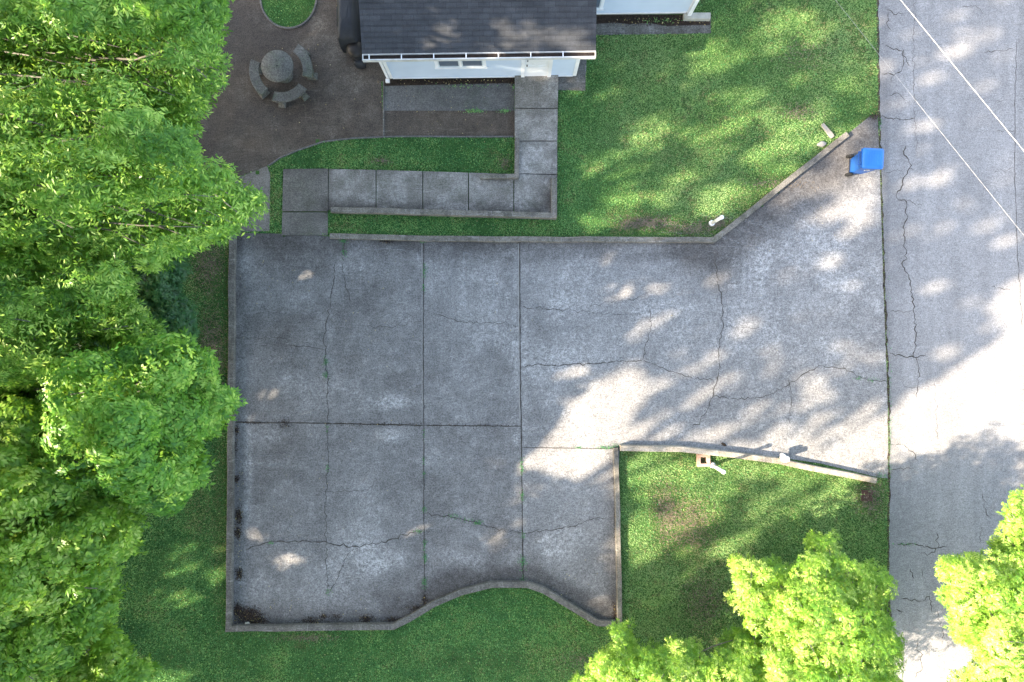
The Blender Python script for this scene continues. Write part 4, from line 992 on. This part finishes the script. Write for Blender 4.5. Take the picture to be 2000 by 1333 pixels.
for k, (a, b, c, r1, r2, r3) in enumerate(TALL):
    ins = ((X-a)/r1)**2+((Y-b)/r2)**2+((Z-c)/r3)**2 < 1
    owner = np.where((owner < 0) & ins, k, owner)
ok &= owner >= 0
idx = np.nonzero(ok)[0]
cell = (np.floor((HX[idx]+20)/.30)*1000+np.floor((HY[idx]+20)/.30)).astype(np.int64)
o_ = np.argsort(cell, kind='stable'); cs = cell[o_]; first = np.r_[True, cs[1:] != cs[:-1]]
start = np.maximum.accumulate(np.where(first, np.arange(len(cs)), 0)); rank = np.arange(len(cs))-start
idx = idx[o_][rank < 2]
print('casters', len(idx), 'leaflets in view', nq)
for k, (a, b, c, r1, r2, r3) in enumerate(TALL):
    ii = idx[owner[idx] == k]
    if len(ii) < 40: continue
    root = tag(empty('tall_tree', (a, b, 0)), 'tall leafy tree west of the driveway, its high crown shading the lawns', 'tree', 'tall trees beyond the left edge')
    pos = np.stack([X[ii], Y[ii], Z[ii]], 1); ax = rng.normal(0, .5, (len(ii), 3))+[-.4, -.1, .9]
    # face the sun roughly so each spray shades about its own cell
    Q, tn = place(TPLF, pos, ax, rng.uniform(.8, 1.1, len(ii)), np.full(len(ii), .4)+rng.normal(0, .1, len(ii)))
    Q, tn = cull(Q, tn, canopy=True); ox = np.array([a, b, 0]); Q = Q-ox; pos = pos-ox
    crown_mesh('crown', Q, tn, M['leafA'], root)
    tp, tq = {1: ((-12.8,-9.7), (-12.8,-9.7)), 4: ((-11,-5.3), (-14.5,-6.4)), 5: ((-11,2.2), (-14.5,1.5))}.get(k, ((a, b), (a, b)))
    ttop = (tp[0]-a, tp[1]-b, c-r3*.35)
    MB().tube(bend((tq[0]-a, tq[1]-b, -.1), ttop, 8, 0), list(np.linspace(.42, .16, 9)), 12).build('trunk', M['bark'], root)
    br = MB()
    for j in rng.choice(len(pos), min(14, len(pos)), replace=False):
        bp = bend(ttop, pos[j], 6, .05)
        if any(sunny(np.array(q)+ox) for q in bp): continue
        br.tube(bp, list(np.linspace(.09, .02, 7)), 6)
    br.build('branches', M['bark'], root)

# ------------------------------------------------------------ grass
N = 1700000
gx_ = rng.uniform(-16.6, 16.6, N); gy_ = rng.uniform(-11.2, 11.2, N); px, py = PX(gx_, gy_)
keep = np.ones(N, bool)
inb = pip([(527,322),(545,312),(580,298),(630,281),(690,274),(760,271),(900,271),(1004,271),(1004,341),(735,331),(553,329),(551,457),(528,455)], px, py)
for P_ in (PAD, ROAD, HOUSE, SLABDARK, MULCH, APRON, LEDGE, LEDGEMULCH, SIDEPAD):
    keep &= ~pip(P_, px, py)
keep &= ~pip(WALK, px, py)
circ = pip(CIRCLE, px, py)
keep &= ~(pip(PATIO, px, py)) | circ | inb
keep &= ~((px > 1006) & (px < 1016) & (py > 268) & (py < 348))
keep &= ~(px < 60)
keep &= ~(px > 1745) | pip(CORNER, px, py)
# bare and worn places
bare = np.zeros(N)
for cx, cy, rx, ry, k in ((1300,1000,32,62,.85),(1350,1010,52,42,.75),(1345,1050,52,28,.75),(1370,1170,40,50,.5),(1330,1090,60,30,.25),(1380,1260,40,40,.4),(1270,435,60,18,.7),(1350,445,50,16,.6),(1230,440,30,18,.5),
                          (1700,970,30,45,.75),(1710,215,10,14,.8),(1700,235,16,8,.8),(1400,440,25,18,.6),(1500,380,60,14,.35),(1550,215,30,16,.35),(1570,110,50,40,.25),(1420,260,50,40,.25),(1330,300,60,50,.2),
                          (410,520,40,60,1.0),(415,700,34,100,.95),(395,1000,30,60,.4),(430,1000,14,200,.45),(600,1245,60,10,.4),(590,1262,14,8,.7),(1000,1290,200,30,.2),(585,285,20,8,.3),(745,315,18,8,.6),(960,300,14,10,.5),(990,320,10,14,.5),
                          (530,380,8,50,.3),(660,440,20,6,.5),(1225,890,12,10,.4),(600,30,14,16,.5),(1500,350,50,12,.4),(1450,400,30,20,.4)):
    bare += k*np.exp(-(((px-cx)/rx)**2+((py-cy)/ry)**2)**1.3)
n1 = fbm(gx_*1.1, gy_*1.1, 50); n2 = fbm(gx_*5, gy_*5, 60)
bare = np.clip(bare*1.25+(.55*sstep(.54, .72, n1)*sstep(.45, .65, n2)+.35*sstep(.60, .75, n2))*(.5+.7*sstep(1050, 1300, px)), 0, .93)
sel = rng.random(N); keep &= sel > bare*.62
gx_, gy_, px, py, bare, n1, n2 = [a[keep] for a in (gx_, gy_, px, py, bare, n1, n2)]
n = len(gx_); az = rng.random(n)*2*np.pi; ln = rng.uniform(.028, .062, n)*(.75+.5*n1); wd = rng.uniform(.005, .011, n)
zz = np.where((px > 0), .004, 0); lean = rng.uniform(.35, 1.1, n)
dx = np.cos(az); dy = np.sin(az); hgt = ln*np.cos(lean)
base = np.stack([gx_, gy_, np.full(n, .004)], 1)
raised = inb = pip([(527,322),(1004,271),(1004,341),(553,329),(551,457),(528,455)], px, py)
side = np.stack([-dy*wd, dx*wd, np.zeros(n)], 1); fw = np.stack([dx*ln*np.sin(lean), dy*ln*np.sin(lean), hgt], 1)
V = np.stack([base-side, base+side, base+fw], 1).reshape(-1, 3)
pale = sstep(1050, 1300, px)*(.5+.5*rng.random(n))+.15*rng.random(n)  # right lawn's stronger skylight put into the blade colour
tone = np.clip(.5+1.2*(n1-.5)+.7*(n2-.5)+rng.normal(0, .3, n), 0, 1); dry = np.clip((rng.random(n) < bare*1.1)*rng.uniform(.5, 1, n)+(rng.random(n) < .03)*.7, 0, 1)
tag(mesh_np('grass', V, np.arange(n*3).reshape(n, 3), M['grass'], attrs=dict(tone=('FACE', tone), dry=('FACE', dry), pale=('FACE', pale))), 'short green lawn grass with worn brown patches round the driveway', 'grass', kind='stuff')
# clover and broad weeds scattered through the lawn
m = rng.random(n) < .02; cx_, cy_ = gx_[m], gy_[m]; n = len(cx_)
az = rng.random(n)*2*np.pi; Vc = []; r = rng.uniform(.012, .026, n); z = rng.uniform(.035, .06, n)
for k in range(4):
    a = az+k*np.pi/2; Vc.append(np.stack([cx_+r*np.cos(a), cy_+r*np.sin(a)*.8, z+rng.normal(0, .004, n)], 1))
Vc = np.stack(Vc, 1).reshape(-1, 3)
tag(mesh_np('clover', Vc, np.arange(n*4).reshape(n, 4), M['grass'], attrs=dict(tone=('FACE', rng.uniform(.4, 1, n)), dry=('FACE', (rng.random(n) < .04)*.8))), 'small clover and broad leaved weeds scattered in the lawn', 'clover', kind='stuff')

# weeds in joints and cracks
def strew(name, spots, mat, label, cat, size=(.012, .03), h=(.01, .05), base=.018, toner=(0, 1)):
    C = []; 
    for cx, cy, rx, ry, cnt in spots:
        a = rng.normal(0, .5, (cnt, 2))*[rx, ry]+[cx, cy]; C.append(a)
    C = np.concatenate(C); n = len(C); x = (C[:, 0]-1000)/62.0; y = (666.5-C[:, 1])/62.0
    az = rng.random(n)*2*np.pi; L = rng.uniform(*size, n); w = L*rng.uniform(.25, .5, n); z = base+rng.uniform(*h, n)
    dx, dy = np.cos(az), np.sin(az); t = rng.normal(0, .35, n)*L
    p0 = np.stack([x-dx*L, y-dy*L, z-t*.4], 1); p1 = np.stack([x-dy*w, y+dx*w, z], 1); p2 = np.stack([x+dx*L, y+dy*L, z+t*.4], 1); p3 = np.stack([x+dy*w, y-dx*w, z+.003], 1)
    p0[:, 2] = np.maximum(p0[:, 2], base+.001); p2[:, 2] = np.maximum(p2[:, 2], base+.001)
    V = np.stack([p0, p1, p2, p3], 1).reshape(-1, 3)
    at = dict(tone=('FACE', rng.uniform(*toner, n)), dry=('FACE', np.zeros(n)))
    return tag(mesh_np(name, V, np.arange(n*4).reshape(n, 4), mat, attrs=at), label, cat, kind='stuff')
wsp = [(672,468,8,10,130),(673,495,6,10,60),(828,470,10,6,90),(829,528,5,16,110),(828,560,3,14,40),(637,707,5,9,90),(637,733,5,8,70),(828,850,3,14,30),(640,838,3,10,30),(1018,905,4,18,60),(1020,920,3,10,50),
       (1020,970,4,12,90),(828,900,3,10,30),(885,1007,12,5,70),(935,1020,11,5,90),(910,1014,20,5,30),(829,925,3,6,40),(828,995,5,8,50),(1022,1045,5,8,50),(1021,1098,9,12,150),(830,1065,4,12,60),(831,1090,4,12,90),
       (830,1137,6,12,110),(530,1060,6,4,40),(818,1037,10,4,50),(643,1155,6,6,50),(1022,1130,7,8,50),(1186,874,22,5,130),(1130,874,8,3,30),(640,915,4,7,40),(1205,872,14,6,80),
       (1737,860,4,70,110),(1738,740,4,50,50),(1735,560,3,60,15),(1717,240,4,14,60),(1736,915,4,20,40),(1676,739,8,4,40),(1700,743,12,3,40),(1728,1000,5,80,120),(1712,100,5,120,120),(1722,928,12,5,60),(1770,1062,25,3,50)]
strew('joint_weeds', [(a_, b_, c_, d_, int(e_*.7)) for a_, b_, c_, d_, e_ in wsp], M['grass'], 'small green weeds growing in the driveway joints and cracks', 'weeds', (.010, .028), (.008, .04), toner=(0, .55))
hsp = [(925,218,18,4,140),(985,218,10,4,70),(1004,172,4,5,30),(900,170,60,5,60),(990,150,10,3,30),(1290,42,40,5,80)]
strew('path_weeds', hsp, M['grass'], 'low green weeds along the dark slab path beside the house', 'weeds', (.014, .03), (.012, .05), base=.014, toner=(.4, 1))
lsp = [(485,1200,26,15,1500),(465,1190,12,12,400),(505,1212,22,10,500),(467,1008,7,16,380),(466,1040,7,12,300),(468,1120,8,12,260),(463,936,6,8,140),(463,840,6,8,120),(462,870,4,30,80),(610,1212,22,8,260),(632,1203,8,6,90),
       (657,1205,14,8,80),(716,1208,14,9,260),(768,1210,16,6,160),(830,1172,6,14,140),(812,1187,16,6,120),(1200,1195,5,24,160),(1198,1212,8,8,120),(755,470,14,6,220),(820,468,12,3,60),(1016,472,10,4,80),(1200,1010,2,60,60),(556,828,14,8,90),(500,826,30,3,70),
       (1200,940,2,30,30),(740,829,90,3,120),(930,831,90,3,60),(1706,228,10,8,120)]
strew('leaf_litter', lsp, M['litter'], 'dark brown leaf litter gathered against the driveway curbs', 'leaf litter', (.010, .03), (.0, .022), toner=(0, .965))
fsp = [(520,560,90,160,45),(760,640,130,200,40),(620,1180,220,40,55),(620,950,150,120,30),(980,600,60,160,12),(1150,1150,60,60,15),(600,150,150,140,50),(850,240,160,40,40),(1450,560,200,120,14),(1600,450,100,60,10),(780,380,240,30,22),(820,190,140,30,20),(470,1000,8,200,60)]
strew('fallen_leaves', fsp, M['litter'], 'scattered pale yellow fallen leaves on the concrete and patio', 'fallen leaves', (.012, .026), (.0, .008), base=.02, toner=(.9, 1))
strew('dead_thatch', [(1300,1000,24,55,800),(1350,1010,46,40,750),(1345,1050,52,24,450),(1375,1170,40,55,900),(1700,970,26,40,700),(1270,435,55,14,700),(1350,447,50,12,500),(1230,440,30,14,250),(410,520,30,45,900),(415,690,28,90,1500),
       (600,1245,60,8,250),(1520,360,60,10,300),(1560,220,40,20,250),(1400,435,20,12,250),(1150,1290,60,20,300),(1570,110,50,40,250),(745,315,18,8,90),(985,318,12,14,90)], M['thatch'], 'brown dead thatch and bare soil showing through the worn lawn', 'thatch', (.012, .035), (.01, .05), base=.01, toner=(0, 1))
# grit in the soil beds
ssp = [(880,160,125,5,900),(1270,42,120,8,900),(1000,162,6,5,60)]
strew('bed_debris', ssp, M['litter'], 'dead leaves and bark bits in the soil beds at the house foot', 'debris', (.012, .035), (.0, .03), base=.02, toner=(0, 1))
